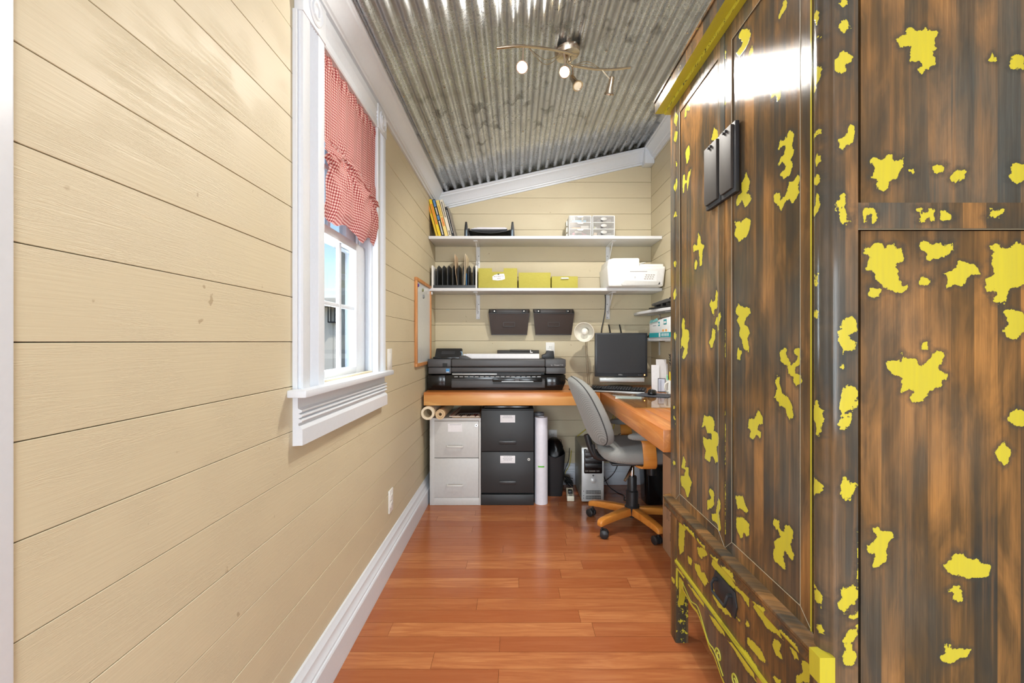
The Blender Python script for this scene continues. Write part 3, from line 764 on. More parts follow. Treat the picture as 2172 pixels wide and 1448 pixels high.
# outlines of the yellow paint chips in millimetres: on the front (y, z) and on the side panel (x, z)
CHIPS_FRONT = [
 [(1251,2018),(1230,2024),(1194,1997),(1186,1978),(1199,1963),(1214,1958),(1230,1956),(1251,1959),(1265,1980),(1246,1979),(1230,1979),(1241,2002)],
 [(1179,1945),(1174,1929),(1194,1908),(1204,1883),(1201,1863),(1219,1846),(1230,1864),(1235,1872),(1251,1857),(1268,1855),(1260,1872),(1263,1896),(1235,1885),(1209,1896),(1204,1925)],
 [(1056,1832),(1043,1812),(1046,1798),(1037,1774),(1056,1772),(1062,1766),(1050,1755),(1052,1735),(1066,1735),(1072,1758),(1089,1757),(1097,1771),(1080,1776),(1068,1786),(1091,1804),(1074,1801),(1064,1814)],
 [(1406,2022),(1392,1989),(1379,1960),(1392,1941),(1406,1948),(1413,1974),(1427,1976),(1438,1947),(1449,1953),(1438,1982),(1453,2009),(1413,2002)],
 [(1618,2028),(1596,2002),(1605,1989),(1628,2011),(1632,1984),(1651,1991),(1646,2014)],
 [(1406,1840),(1379,1807),(1379,1789),(1403,1791),(1427,1811),(1413,1820)],
 [(1064,1932),(1054,1943),(1041,1945),(1048,1964),(1022,1944),(1033,1932),(1045,1931),(1056,1924)],
 [(903,1834),(895,1818),(896,1805),(903,1801),(914,1823)],
 [(896,1782),(889,1769),(905,1778)],
 [(915,1725),(894,1713),(894,1694),(899,1684),(905,1667),(918,1673),(911,1688),(926,1701),(923,1719)],
 [(1019,1646),(1001,1630),(1009,1605),(1001,1589),(1015,1576),(1005,1562),(1015,1544),(1039,1542),(1058,1558),(1039,1561),(1035,1569),(1048,1584),(1061,1579),(1058,1594),(1039,1598),(1035,1621),(1063,1618),(1054,1642),(1039,1628)],
 [(986,1536),(978,1524),(988,1508),(982,1490),(1009,1474),(1015,1493),(1035,1485),(1048,1472),(1078,1501),(1078,1521),(1058,1516),(1052,1498),(1023,1510),(1023,1528),(1003,1523)],
 [(1608,1870),(1598,1843),(1606,1819),(1628,1809),(1641,1841),(1637,1863)],
 [(1584,1778),(1593,1764),(1606,1754),(1613,1725),(1623,1713),(1631,1743),(1647,1745),(1660,1710),(1671,1741),(1665,1783),(1649,1781),(1644,1756),(1628,1750),(1618,1774)],
 [(1209,1623),(1190,1590),(1195,1574),(1207,1564),(1187,1555),(1182,1539),(1215,1526),(1232,1552),(1256,1541),(1269,1557),(1256,1571),(1232,1575),(1234,1602),(1221,1607)],
 [(1275,1507),(1238,1494),(1209,1498),(1187,1486),(1193,1462),(1209,1446),(1250,1442),(1256,1454),(1275,1470),(1263,1485)],
 [(1527,1536),(1510,1519),(1505,1496),(1477,1483),(1492,1461),(1496,1423),(1514,1426),(1523,1478),(1569,1480),(1569,1503),(1537,1496)],
 [(895,1595),(891,1564),(894,1565),(898,1577),(918,1575),(922,1590),(905,1586)],
 [(897,1545),(894,1529),(897,1513),(906,1520),(905,1536)],
 [(898,1505),(891,1491),(895,1480),(911,1484),(922,1496),(908,1496)],
 [(902,1465),(895,1448),(898,1427),(911,1420),(931,1424),(927,1436),(911,1436),(903,1446)],
 [(1506,1457),(1490,1454),(1502,1418),(1515,1420)],
 [(1541,1449),(1532,1430),(1546,1412),(1561,1420),(1555,1441)],
 [(1389,1327),(1378,1310),(1382,1282),(1385,1266),(1403,1264),(1407,1249),(1422,1255),(1426,1275),(1437,1280),(1426,1299),(1415,1289),(1400,1293)],
 [(1357,1256),(1350,1241),(1364,1220),(1367,1201),(1378,1191),(1382,1211),(1400,1221),(1389,1237),(1371,1242)],
 [(1418,1209),(1396,1202),(1396,1176),(1418,1146),(1430,1146),(1445,1163),(1422,1179)],
 [(1255,1272),(1234,1263),(1217,1256),(1190,1257),(1186,1240),(1212,1228),(1220,1214),(1196,1202),(1190,1182),(1206,1177),(1198,1157),(1193,1134),(1223,1146),(1234,1171),(1249,1183),(1237,1203),(1261,1224),(1246,1238),(1270,1246)],
 [(1255,1148),(1232,1137),(1243,1114),(1262,1116)],
 [(1661,1255),(1648,1239),(1648,1212),(1611,1207),(1604,1177),(1621,1155),(1621,1121),(1656,1099),(1674,1108),(1651,1139),(1672,1150),(1688,1135),(1688,1158),(1672,1197),(1679,1232)],
 [(1037,1151),(1025,1147),(1033,1134),(1016,1121),(1014,1111),(995,1122),(987,1131),(1004,1142),(991,1152),(973,1141),(973,1123),(995,1108),(999,1094),(973,1090),(969,1078),(991,1065),(1004,1075),(1002,1086),(1021,1092),(1027,1108),(1054,1119),(1054,1139)],
 [(1066,1084),(1054,1082),(1056,1067),(1046,1046),(1021,1033),(1014,1020),(1062,1013),(1058,1035),(1077,1028),(1071,1049),(1066,1056),(1077,1068)],
 [(895,1305),(901,1293),(899,1278),(908,1275),(913,1301)],
 [(904,1233),(896,1222),(898,1205),(907,1214),(929,1219),(913,1223)],
 [(1479,920),(1422,928),(1401,913),(1407,885),(1370,883),(1362,861),(1388,836),(1384,817),(1373,800),(1392,786),(1411,803),(1430,798),(1434,778),(1475,780),(1467,810),(1488,826),(1484,849),(1454,848),(1422,855),(1422,875),(1454,867),(1471,890),(1496,878)],
 [(1660,741),(1639,725),(1649,703),(1613,713),(1610,686),(1584,668),(1603,623),(1623,597),(1644,621),(1681,625),(1692,658),(1655,669),(1639,694),(1681,694),(1671,721)],
 [(1148,989),(1128,971),(1130,957),(1148,953),(1150,939),(1135,934),(1140,918),(1155,924),(1174,908),(1195,909),(1187,929),(1201,935),(1193,959),(1168,962)],
 [(1074,1029),(1061,1043),(1027,1040),(1009,1018),(1009,1003),(1001,997),(1017,986),(1029,995),(1035,1011),(1052,1014),(1058,1003),(1061,1020)],
 [(1430,699),(1403,691),(1407,649),(1454,618),(1454,649),(1426,666),(1442,681)],
 [(1370,689),(1354,675),(1355,655),(1366,641),(1352,604),(1362,585),(1388,603),(1422,599),(1422,618),(1392,631),(1384,664)],
 [(1269,730),(1224,744),(1215,722),(1201,713),(1207,702),(1238,705),(1256,695),(1266,716)],
 [(1263,669),(1227,683),(1193,679),(1193,659),(1207,633),(1221,644),(1238,619),(1266,640)],
 [(898,1053),(894,1039),(908,1035),(888,1029),(889,1010),(891,996),(892,979),(906,973),(903,990),(908,1002),(927,1007),(927,1023),(914,1031)],
 [(908,893),(900,885),(892,878),(891,865),(914,851),(926,863),(916,871)],
 [(1078,741),(1057,743),(1059,722),(1040,723),(1038,737),(1028,747),(1005,741),(1005,726),(1018,706),(1003,692),(1003,674),(1020,674),(1033,684),(1043,667),(1033,639),(1059,637),(1078,637),(1086,659),(1075,673),(1083,683),(1053,705),(1061,717),(1085,721)],
 [(923,680),(890,668),(892,633),(907,643),(909,660),(917,667)],
 [(901,606),(892,607),(884,583),(901,582)],
 [(1561,394),(1515,409),(1504,392),(1478,402),(1447,388),(1473,361),(1515,364),(1555,376)],
 [(1413,385),(1376,389),(1367,374),(1299,379),(1295,370),(1332,355),(1385,351),(1418,361)],
 [(1340,373),(1237,394),(1252,383),(1283,388)],
 [(1202,373),(1143,382),(1112,370),(1130,357),(1175,353),(1209,351)],
 [(1083,453),(1048,456),(1056,435),(1043,422),(1072,414),(1086,427)],
 [(1418,479),(1367,483),(1299,486),(1267,473),(1195,484),(1195,456),(1237,467),(1299,456),(1376,446),(1423,456)],
 [(1168,482),(1130,481),(1078,484),(1040,470),(1061,469),(1112,455),(1136,460),(1175,468)],
 [(1307,515),(1237,526),(1209,505),(1237,497),(1283,495)],
 [(1133,512),(1078,522),(1075,511),(1106,489),(1130,497)],
 [(1018,513),(986,518),(942,517),(950,494),(973,498),(996,500),(1020,490)],
 [(1020,469),(996,479),(984,458),(1005,458)],
 [(973,475),(950,480),(950,441),(996,406),(996,420),(973,444)],
 [(1707,476),(1621,496),(1647,471),(1660,387),(1700,357),(1714,392)],
 [(1590,518),(1504,522),(1473,500),(1538,485),(1596,492)],
 [(1473,518),(1408,517),(1413,506),(1462,496)],
 [(1376,512),(1319,523),(1324,505),(1367,492)],
 [(1538,462),(1473,483),(1452,475),(1504,435),(1526,440)],
 [(1621,390),(1578,397),(1590,367),(1615,369)],
 [(1609,301),(1515,319),(1452,316),(1457,296),(1515,279),(1584,276)],
 [(1457,283),(1376,316),(1315,318),(1307,304),(1367,273),(1423,270)],
 [(1315,291),(1260,316),(1209,329),(1155,325),(1143,294),(1168,275),(1223,272),(1267,277)],
 [(1209,417),(1193,414),(1198,399),(1216,396)],
 [(1089,354),(1046,371),(1072,348)],
 [(1714,310),(1621,313),(1634,292),(1686,294)],
 [(1721,266),(1673,266),(1673,162),(1721,123)],
 [(1738,2056),(1709,2029),(1726,1994),(1750,2020)],
 [(1738,1985),(1712,1965),(1726,1930),(1750,1949)],
 [(1732,1862),(1715,1847),(1726,1836)],
 [(1721,1796),(1713,1768),(1732,1742),(1756,1766)],
 [(1732,1671),(1718,1646),(1756,1651)],
 [(1732,1480),(1723,1459),(1743,1448),(1754,1472)],
 [(1732,1371),(1723,1338),(1754,1325),(1760,1354)],
 [(1743,1213),(1723,1186),(1734,1164),(1754,1182)],
 [(1750,918),(1732,912),(1738,899),(1762,901)],
 [(1762,880),(1732,866),(1736,839)],
 [(1762,701),(1732,696),(1738,682),(1771,685)],
 [(1780,235),(1740,241),(1743,218),(1775,217)]]
CHIPS_SIDE = [
 [(629,1831),(649,1831),(648,1825),(642,1823),(644,1816),(629,1818)],
 [(632,1795),(645,1794),(653,1783),(652,1772),(642,1767),(632,1776),(628,1784)],
 [(635,1736),(644,1730),(656,1719),(654,1709),(641,1709),(648,1700),(648,1685),(638,1687),(639,1703),(632,1707),(631,1688),(624,1690),(620,1707),(624,1713),(629,1711),(633,1724)],
 [(647,1592),(660,1588),(664,1571),(660,1554),(643,1552),(643,1544),(633,1532),(625,1550),(626,1571),(635,1573),(637,1563),(647,1569)],
 [(630,1454),(645,1452),(645,1431),(637,1431),(643,1416),(656,1404),(653,1391),(646,1388),(635,1399),(624,1418),(624,1433),(633,1439)],
 [(646,1214),(663,1216),(666,1200),(665,1180),(648,1178),(659,1166),(666,1161),(665,1147),(655,1147),(650,1157),(648,1145),(642,1139),(636,1155),(628,1172),(627,1184),(638,1192),(640,1208)],
 [(635,1130),(643,1121),(642,1111),(632,1111),(627,1119)],
 [(637,1071),(649,1086),(666,1073),(669,1039),(658,1046),(653,1035),(657,1025),(656,1006),(647,989),(637,989),(628,1002),(633,1014),(645,1018),(635,1031),(633,1050)],
 [(643,909),(651,907),(653,888),(666,892),(669,880),(660,876),(656,870),(655,855),(647,851),(641,859),(634,863),(637,874),(637,895)],
 [(643,686),(656,688),(665,670),(663,657),(650,651),(641,635),(631,637),(630,654),(635,667),(632,680)],
 [(662,640),(669,632),(667,620),(649,625)],
 [(652,602),(670,603),(669,589),(658,576),(657,563),(669,553),(669,540),(653,533),(639,536),(640,553),(644,566),(639,576),(645,589)],
 [(774,1785),(787,1788),(793,1780),(806,1779),(809,1788),(816,1780),(836,1779),(835,1768),(828,1758),(833,1745),(822,1736),(833,1723),(832,1710),(822,1709),(803,1694),(795,1701),(806,1710),(800,1720),(781,1720),(782,1748),(758,1747),(753,1763),(758,1769),(771,1771)],
 [(944,1737),(952,1726),(951,1718),(935,1721)],
 [(981,1726),(993,1733),(1010,1726),(1006,1704),(993,1702),(981,1704),(978,1720)],
 [(698,1518),(708,1532),(727,1523),(736,1536),(746,1532),(743,1523),(755,1521),(768,1529),(765,1507),(755,1485),(739,1485),(738,1469),(727,1461),(716,1469),(714,1485),(701,1488),(711,1497),(711,1510)],
 [(778,1504),(790,1507),(792,1497),(782,1492)],
 [(824,1513),(852,1515),(847,1499),(828,1497)],
 [(860,1494),(879,1507),(894,1504),(890,1489),(873,1486),(870,1475),(860,1485)],
 [(978,1513),(993,1516),(1016,1513),(1013,1482),(993,1478),(973,1488),(981,1497)],
 [(674,1424),(698,1427),(708,1412),(704,1396),(695,1394),(695,1415),(687,1415),(687,1393),(679,1396)],
 [(778,1426),(797,1427),(797,1418),(787,1418),(793,1412),(803,1415),(806,1424),(817,1424),(819,1402),(811,1399),(806,1408),(800,1399),(787,1400),(793,1412)],
 [(830,1418),(841,1421),(857,1408),(847,1399),(830,1402)],
 [(927,1427),(936,1421),(954,1423),(952,1415),(943,1415),(946,1402),(933,1408),(924,1400),(916,1408),(927,1415)],
 [(689,1348),(708,1355),(724,1361),(730,1348),(739,1355),(752,1361),(752,1348),(766,1353),(770,1332),(768,1323),(752,1320),(757,1294),(765,1272),(778,1280),(776,1269),(758,1258),(730,1272),(714,1288),(716,1297),(693,1307),(695,1320),(703,1329),(701,1339),(690,1339)],
 [(798,1355),(809,1366),(825,1355),(841,1362),(847,1351),(865,1361),(867,1345),(854,1335),(813,1321),(809,1329),(816,1342),(801,1345)],
 [(844,1299),(873,1310),(876,1324),(892,1321),(917,1312),(917,1297),(895,1297),(887,1273),(870,1278),(854,1270),(854,1291)],
 [(795,1285),(806,1293),(825,1285),(819,1275),(801,1277)],
 [(700,1273),(725,1266),(717,1253),(700,1254)],
 [(936,1353),(949,1359),(978,1348),(993,1361),(1016,1351),(1013,1278),(993,1272),(979,1270),(973,1256),(968,1239),(946,1242),(941,1253),(952,1256),(949,1266),(933,1264),(927,1278),(933,1291),(951,1297),(940,1326),(946,1342)],
 [(965,1223),(978,1229),(993,1226),(1010,1218),(1006,1180),(993,1173),(973,1172),(965,1186),(975,1199)],
 [(805,1164),(816,1165),(817,1150),(806,1148)],
 [(735,1126),(743,1127),(762,1126),(765,1142),(770,1135),(790,1130),(800,1115),(819,1129),(832,1145),(847,1143),(846,1126),(833,1113),(841,1103),(857,1100),(854,1091),(844,1088),(844,1075),(822,1072),(813,1059),(811,1046),(784,1046),(782,1056),(790,1062),(781,1072),(762,1064),(765,1091),(746,1103),(735,1113)],
 [(970,1013),(983,1027),(993,1034),(1013,1024),(1010,999),(993,999),(975,1007)],
 [(949,948),(968,967),(981,949),(975,929),(968,919),(956,929)],
 [(705,796),(719,801),(725,790),(747,788),(751,780),(737,768),(737,746),(731,728),(709,718),(708,728),(714,743),(697,748),(695,759),(709,771),(716,779),(705,790)],
 [(846,722),(864,737),(866,749),(889,745),(892,734),(914,736),(923,725),(940,722),(939,706),(931,697),(905,698),(883,701),(864,703)],
 [(853,672),(877,684),(883,672),(888,657),(880,650),(867,657),(867,669)],
 [(849,568),(858,570),(864,554),(880,559),(902,554),(898,545),(883,539),(867,528),(843,531),(840,545),(852,548)]]

# ================================================================== THE WARDROBE
class PB(MB):
    "box or profile whose faces are finely gridded and carry the distance to the paint chips"
    def __init__(s): super().__init__(); s.a = []
    def grid(s, o, u, v, face, bias=None, step=.006, mask=None):
        o, u, v = np.array(o, float), np.array(u, float), np.array(v, float)
        nu = max(1, min(160, int(round(np.linalg.norm(u) / step)))); nv = max(1, min(330, int(round(np.linalg.norm(v) / step))))
        if face == 'n': nu = nv = 1
        P = np.array([o + u * i / nu + v * j / nv for j in range(nv + 1) for i in range(nu + 1)])
        s.add([tuple(p) for p in P], [(j * (nu + 1) + i, j * (nu + 1) + i + 1, (j + 1) * (nu + 1) + i + 1, (j + 1) * (nu + 1) + i) for j in range(nv) for i in range(nu)])
        a = np.full(len(P), -.05)
        if face == 'f': a = chips(P[:, 1], P[:, 2], CH_F)
        elif face == 's': a = chips(P[:, 0], P[:, 2], CH_S)
        if bias is not None: a = np.maximum(a, bias)
        s.a += list(a); return s
    def pbox(s, x0, x1, y0, y1, z0, z1, bias=None, under=None, front='f', side='s'):
        s.grid((x0, y1, z0), (0, y0 - y1, 0), (0, 0, z1 - z0), front, bias)       # faces the room (-x)
        s.grid((x0, y0, z0), (x1 - x0, 0, 0), (0, 0, z1 - z0), side, bias)        # faces the camera (-y)
        s.grid((x1, y1, z0), (x0 - x1, 0, 0), (0, 0, z1 - z0), 'n', bias)
        s.grid((x1, y0, z0), (0, y1 - y0, 0), (0, 0, z1 - z0), 'n', bias)
        s.grid((x0, y0, z1), (x1 - x0, 0, 0), (0, y1 - y0, 0), 'n', bias)
        s.grid((x0, y1, z0), (x1 - x0, 0, 0), (0, y0 - y1, 0), 'n', bias if under is None else under)
        return s
    def pbuild(s, name, parent, **kw):
        o = s.build(name, ARMOIRE, parent, fixn=False, **kw)
        at_ = o.data.attributes.new('paint', 'FLOAT', 'POINT')
        at_.data.foreach_set('value', np.array(s.a, np.float32))
        return o
CH_F = [np.array(c, float) / 1000 for c in CHIPS_FRONT]; CH_S = [np.array(c, float) / 1000 for c in CHIPS_SIDE]
# narrow strips where the paint shows along edges: by the near post, along the seam of the doors, and in the drawer moulding
def rect(a, b, c, d): return np.array([(a, c), (b, c), (b, d), (a, d)], float)
CH_F += [rect(1.322, 1.326, .59, .75), rect(1.322, 1.326, .80, .96), rect(1.323, 1.326, 1.12, 1.20), rect(1.3215, 1.3255, 1.86, 1.95), rect(1.3215, 1.3255, 2.0, 2.03)]
CH_S += [rect(.668, .6695, .6, .8)]
def chips(u, v, polys):
    out = np.full(len(u), -.05)
    for P in polys:
        lo, hi = P.min(0) - .03, P.max(0) + .03
        k = np.where((u > lo[0]) & (u < hi[0]) & (v > lo[1]) & (v < hi[1]))[0]
        if not len(k): continue
        pu, pv = u[k], v[k]; d = np.full(len(k), 9.0); ins = np.zeros(len(k), bool)
        for a, b in zip(P, np.roll(P, -1, 0)):
            e = b - a; L = max(e @ e, 1e-12)
            t = np.clip(((pu - a[0]) * e[0] + (pv - a[1]) * e[1]) / L, 0, 1)
            d = np.minimum(d, np.hypot(pu - a[0] - t * e[0], pv - a[1] - t * e[1]))
            c = (a[1] > pv) != (b[1] > pv)
            if c.any(): ins ^= c & (pu < (b[0] - a[0]) * (pv - a[1]) / (e[1] if e[1] else 1e-9) + a[0])
        out[k] = np.maximum(out[k], np.where(ins, d, -d))
    return out

WX, WN, WF, WBK, WT = .62, .874, 1.79, 1.088, 2.082
ward = thing('wardrobe', 'tall brown wardrobe with chipped yellow paint and two doors at the right', 'wardrobe', (.855, 1.332, 0))
# posts: the two front ones are rounded towards the room
def post(y0, y1, near):
    p = PB(); yn = y0
    if near:
        prof = [(.626, y1), (.6205, y1 - .001), (.618, y1 - .008), (.612, y1 - .013), (.6075, y1 - .022), (.6065, y1 - .031), (.609, y1 - .040), (.6150, y1 - .048), (.6185, y1 - .050),
                (.6195, y1 - .0555), (.6215, y0 + .0008), (.6235, y0), (.640, y0), (.6545, y0), (.6690, y0)]
    else:
        prof = [(.645, y1), (.6235, y1), (.62, y1 - .0025), (.62, y1 - .02), (.62, y0 + .02), (.62, y0 + .0025), (.6225, y0), (.645, y0), (.6690, y0)]
    fr = len(prof)
    zs = np.linspace(0, WT, 300)
    b = len(p.v)
    P = np.array([(x, y, z) for z in zs for x, y in prof])
    p.add([tuple(q) for q in P], [(j * fr + i, j * fr + i + 1, (j + 1) * fr + i + 1, (j + 1) * fr + i) for j in range(len(zs) - 1) for i in range(fr - 1)])
    isf = np.array([(y > y0 + .0006) for z in zs for x, y in prof])
    a = np.where(isf, chips(P[:, 1], P[:, 2], CH_F), chips(P[:, 0], P[:, 2], CH_S if near else []))
    if not near:                                          # the far foot is thick with old paint on the side that shows under the apron
        a = np.where(~isf & (P[:, 2] < .22), -.0015, np.where(~isf & (P[:, 2] < .33), .006, a))
    p.a += list(a)
    # the plain inner faces close the post
    p.grid((.669, y0, 0), (0, y1 - y0, 0), (0, 0, WT), 'n'); p.grid((.669, y1, 0), (-.024, 0, 0), (0, 0, WT), 'n')
    p.grid((.622, y1, 0), (.047, 0, 0), (0, y0 - y1, 0), 'n')
    p.pbuild('post', ward, angle=50)
post(WN, .932, True)
post(1.732, WF, False)
for y0 in (WN, 1.74): PB().pbox(1.04, WBK, y0, y0 + .05, 0, WT).pbuild('post', ward)
# near side: recessed panels and a rail between
PB().pbox(.6835, 1.04, .886, .898, 1.4375, WT, front='n').pbuild('side_panel', ward)
PB().pbox(.6835, 1.04, .886, .898, .22, 1.3835, front='n').pbuild('side_panel', ward)
PB().pbox(.6696, 1.04, .8745, .896, 1.386, 1.436, front='n').pbuild('side_rail', ward)
MB().box(.6696, 1.04, .8785, .8805, 1.3845, 1.3858).build('rail_highlight', flat('pale_edge', (150, 140, 116), .4), ward)  # pale strip, paints a highlight along the rail's lower edge
PB().pbox(.669, 1.04, 1.75, 1.77, .28, WT, front='n', side='n').pbuild('side_panel', ward)
PB().pbox(1.06, 1.075, .92, 1.75, .28, WT, front='n', side='n').pbuild('back_panel', ward)
PB().pbox(.63, 1.06, .90, 1.74, .30, .318, front='n', side='n').pbuild('bottom_board', ward)
# doors, each a panel in a mitred frame that stands just proud of it
def door(y0, y1, hinge_near):
    z0, z1 = .556, 2.080
    d = PB().pbox(.6235, .642, y0, y1, z0, z1, side='n').pbuild('door', ward)
    w = .041
    for a, b in ((y0, y0 + w), (y1 - w, y1)):
        PB().pbox(.6205, .6236, a, b, z0, z1, side='n').pbuild('stile', d)
    for a, b in ((z0, z0 + .034), (z1 - .05, z1)):
        PB().pbox(.6205, .6236, y0 + w, y1 - w, a, b, side='n').pbuild('door_rail', d)
    m = MB()
    yi0, yi1, zi0, zi1 = y0 + w, y1 - w, z0 + .034, z1 - .05
    for (a, b) in (((yi0, zi0), (yi1, zi0)), ((yi1, zi0), (yi1, zi1)), ((yi1, zi1), (yi0, zi1)), ((yi0, zi1), (yi0, zi0)), ((yi0, zi0), (y0, z0)), ((yi1, zi0), (y1, z0))):
        m.tube([(.6204, a[0], a[1]), (.6204, b[0], b[1])], .0009, 5)
    m.build('frame_line', flat('pale_edge', (150, 140, 116), .4), d)
    return d
PB().pbox(.6194, .6204, .9362, .9405, .558, 2.078, bias=.03).pbuild('edge_strip', ward, label='thin yellow painted edge by the near post')
door(.934, 1.3245, True); door(1.3280, 1.7305, False)
# lock plates: two iron flaps hung over the meeting of the doors
def lock_plate(y0, y1, zb, zt):
    m = MB().box(.608, .6203, y0, y1, zb, zt)
    o = m.build('lock_plate', IRON, ward, bevel=.002, label='dark iron lock plate')
    MB().prism([(y0 + .010, zb + .012), (y1 - .012, zb + .012), (y1 - .004, zb + .024), (y1 - .004, zt - .006), (y0 + .010, zt - .006)], .600, .609, 'x').build(
        'flap', flat('worn_iron', (54, 48, 43), .65, .0), o, bevel=.002)
    m = MB()
    for q in (-.008, .006): m.cyl((.602, (y0 + y1) / 2 + q, zt - .016), (.594, (y0 + y1) / 2 + q, zt - .016), .004, n=8)
    m.build('pin', IRON, o)
lock_plate(1.2385, 1.3235, 1.580, 1.778); lock_plate(1.3290, 1.4300, 1.580, 1.778)
# ledge moulding over the drawer, with a square block at its near end
p = PB()
prof = [(.6205, .500), (.604, .502), (.599, .507), (.597, .516), (.6005, .524), (.598, .534), (.5935, .540), (.594, .546), (.600, .550), (.6205, .556)]
ys = np.linspace(1.80, .900, 150)
P = np.array([(x, y, z) for y in ys for x, z in prof]); n = len(prof)
p.add([tuple(q) for q in P], [(j * n + i, j * n + i + 1, (j + 1) * n + i + 1, (j + 1) * n + i) for j in range(len(ys) - 1) for i in range(n - 1)])
p.a += list(chips(P[:, 1], P[:, 2], CH_F))
p.grid((.597, .900, .502), (.0235, 0, 0), (0, 0, .05), 'n', .02); p.grid((.6205, 1.80, .502), (-.0235, 0, 0), (0, 0, .05), 'n')
p.pbuild('ledge_moulding', ward, angle=40)
PB().pbox(.590, .6200, .868, .8995, .500, .552, bias=.0045).pbuild('ledge_block', ward, label='yellow painted end block of the ledge')
# drawer, with its pull
dr = PB().pbox(.624, .648, .934, 1.7305, .322, .4995, side='n').pbuild('drawer', ward)
cy, cz = 1.330, .418
MB().prism([(cy - .075, cz), (cy - .062, cz + .038), (cy + .062, cz + .038), (cy + .075, cz), (cy + .062, cz - .038), (cy - .062, cz - .038)], .6195, .6242, 'x').build(
    'pull_plate', IRON, dr, bevel=.0015, label='dark iron drawer pull plate')
m = MB()
for s in (-1, 1): m.cyl((.620, cy + s * .045, cz + .018), (.607, cy + s * .045, cz + .018), .006, n=10)
m.tube([(.609, cy + .045, cz + .018), (.603, cy + .047, cz + .004), (.602, cy + .040, cz - .016), (.602, cy - .040, cz - .016), (.603, cy - .047, cz + .004), (.609, cy - .045, cz + .018)], .0042, 8)
m.build('bail_handle', IRON, dr)
# carved bead that frames the drawer
for k, (za, zb_, xo, b) in enumerate(((.314, .322, .616, .004), (.304, .314, .612, -.004), (.296, .304, .617, .003))):
    PB().pbox(xo, .640, .932, 1.7315, za, zb_, bias=b if k == 0 else None, side='n').pbuild('drawer_bead', ward)
# scalloped apron
p = PB(); yy = np.linspace(1.7315, .932, 150); nz = 22
def scallop(y):
    t = abs(y - 1.332) / .40
    b = .205 + .030 * math.cos(t * PI * 1.0) * -1 if t < .9 else .235 - .9 * (t - .9)
    c = -.045 * math.exp(-((y - 1.332) / .075) ** 2)               # the drop in the middle
    e = .018 * math.exp(-((t - .52) / .10) ** 2) - .012 * math.exp(-((t - .30) / .06) ** 2)
    return min(.262, b + c + e)
P = np.array([(.628, y, scallop(y) + (.297 - scallop(y)) * j / nz) for y in yy for j in range(nz + 1)])
p.add([tuple(q) for q in P], [(i * (nz + 1) + j, (i + 1) * (nz + 1) + j, (i + 1) * (nz + 1) + j + 1, i * (nz + 1) + j + 1) for i in range(len(yy) - 1) for j in range(nz)])
edge = np.array([.010 - (q[2] - scallop(q[1])) for q in P])
p.a += list(np.maximum(np.minimum(edge, .004), chips(P[:, 1], P[:, 2], CH_F)))
b0 = len(p.v)
p.add([(x, y, scallop(y)) for y in yy for x in (.628, .650)], [(2 * i, 2 * i + 1, 2 * i + 3, 2 * i + 2) for i in range(len(yy) - 1)]); p.a += [.004] * (2 * len(yy))
p.add([(.650, y, z) for y in yy for z in (scallop(y), .297)], [(2 * i, 2 * i + 1, 2 * i + 3, 2 * i + 2) for i in range(len(yy) - 1)]); p.a += [-.05] * (2 * len(yy))
p.pbuild('apron', ward, angle=50)
m = MB()
for s in (-1, 1):
    pts = []
    for k in range(26):
        t = k / 25; a = t * 2.6 * PI; r = .020 * (1 - .75 * t)
        pts.append((.6275, 1.332 + s * (.052 + r * math.cos(a)), .196 + r * math.sin(a)))
    m.tube(pts, .0028, 6)
    pts = [(.6275, 1.332 + s * (.02 + .33 * t), scallop(1.332 + s * (.02 + .33 * t)) + .022 + .006 * math.sin(t * 14)) for t in np.linspace(0, 1, 24)]
    m.tube(pts, .0022, 6)
m.build('carved_scroll', flat('old_yellow', (176, 172, 58), .45), ward, label='yellowed carved scroll line')
# top and cornice
PB().pbox(.622, WBK, WN + .002, WF - .002, WT, WT + .02, front='n', side='n').pbuild('top_board', ward)
edge_n = lambda P: None
def cornice(x0, y0, y1, za, zb_, name, under, wear):
    p = PB(); p.pbox(x0, WBK + .004, y0, y1, za, zb_, under=under)
    if wear is not None:
        q = np.array(p.v); f = (np.abs(q[:, 0] - x0) < 1e-5)
        a = np.array(p.a); a[f] = np.maximum(a[f], wear); p.a = list(a)
    return p.pbuild(name, ward)
cornice(.603, .850, 1.812, WT - .001, WT + .012, 'cornice_bead', .02, .0015)
cornice(.571, .818, 1.83, WT + .012, WT + .056, 'cornice', .02, -.0035)
cornice(.566, .812, 1.834, WT + .056, WT + .066, 'cornice_cap', None, -.0035)

# ================================================================== TRACK LIGHT
tl = thing('track_light', 'brushed nickel ceiling track light with four spot heads', 'lamp', (.25, 2.13, 2.56))
cn = Vector((.245, 2.13, CEIL(.245) + .004)); tilt = Matrix.Translation(cn) @ Matrix.Rotation(-sl, 4, 'Y')
MB().lathe([(.060, .0), (.060, -.022), (.056, -.030), (.02, -.034), (.012, -.038), (.010, -.062), (.001, -.064)], tilt, 28).build('canopy', NICKEL, tl)
YR = 2.05
def curve(pts, n=24):
    P = [Vector(p) for p in pts]; out = []
    for i in range(n + 1):
        t = i / n * (len(P) - 1); k = min(int(t), len(P) - 2); f = t - k
        p0, p1, p2, p3 = P[max(k - 1, 0)], P[k], P[k + 1], P[min(k + 2, len(P) - 1)]
        out.append(.5 * ((2 * p1) + (p2 - p0) * f + (2 * p0 - 5 * p1 + 4 * p2 - p3) * f * f + (3 * p1 - p0 - 3 * p2 + p3) * f ** 3))
    return out
r1 = curve([at(1053, 102, 1.922), at(1102, 98, 1.945), at(1150, 102, 2.0), at(1190, 109, 2.055), at(1222, 117, 2.095)])
r2 = curve([at(1212, 139, 2.165), at(1235, 143, 2.19), at(1265, 147, 2.235), at(1300, 147, 2.27), at(1337, 143, 2.295)])
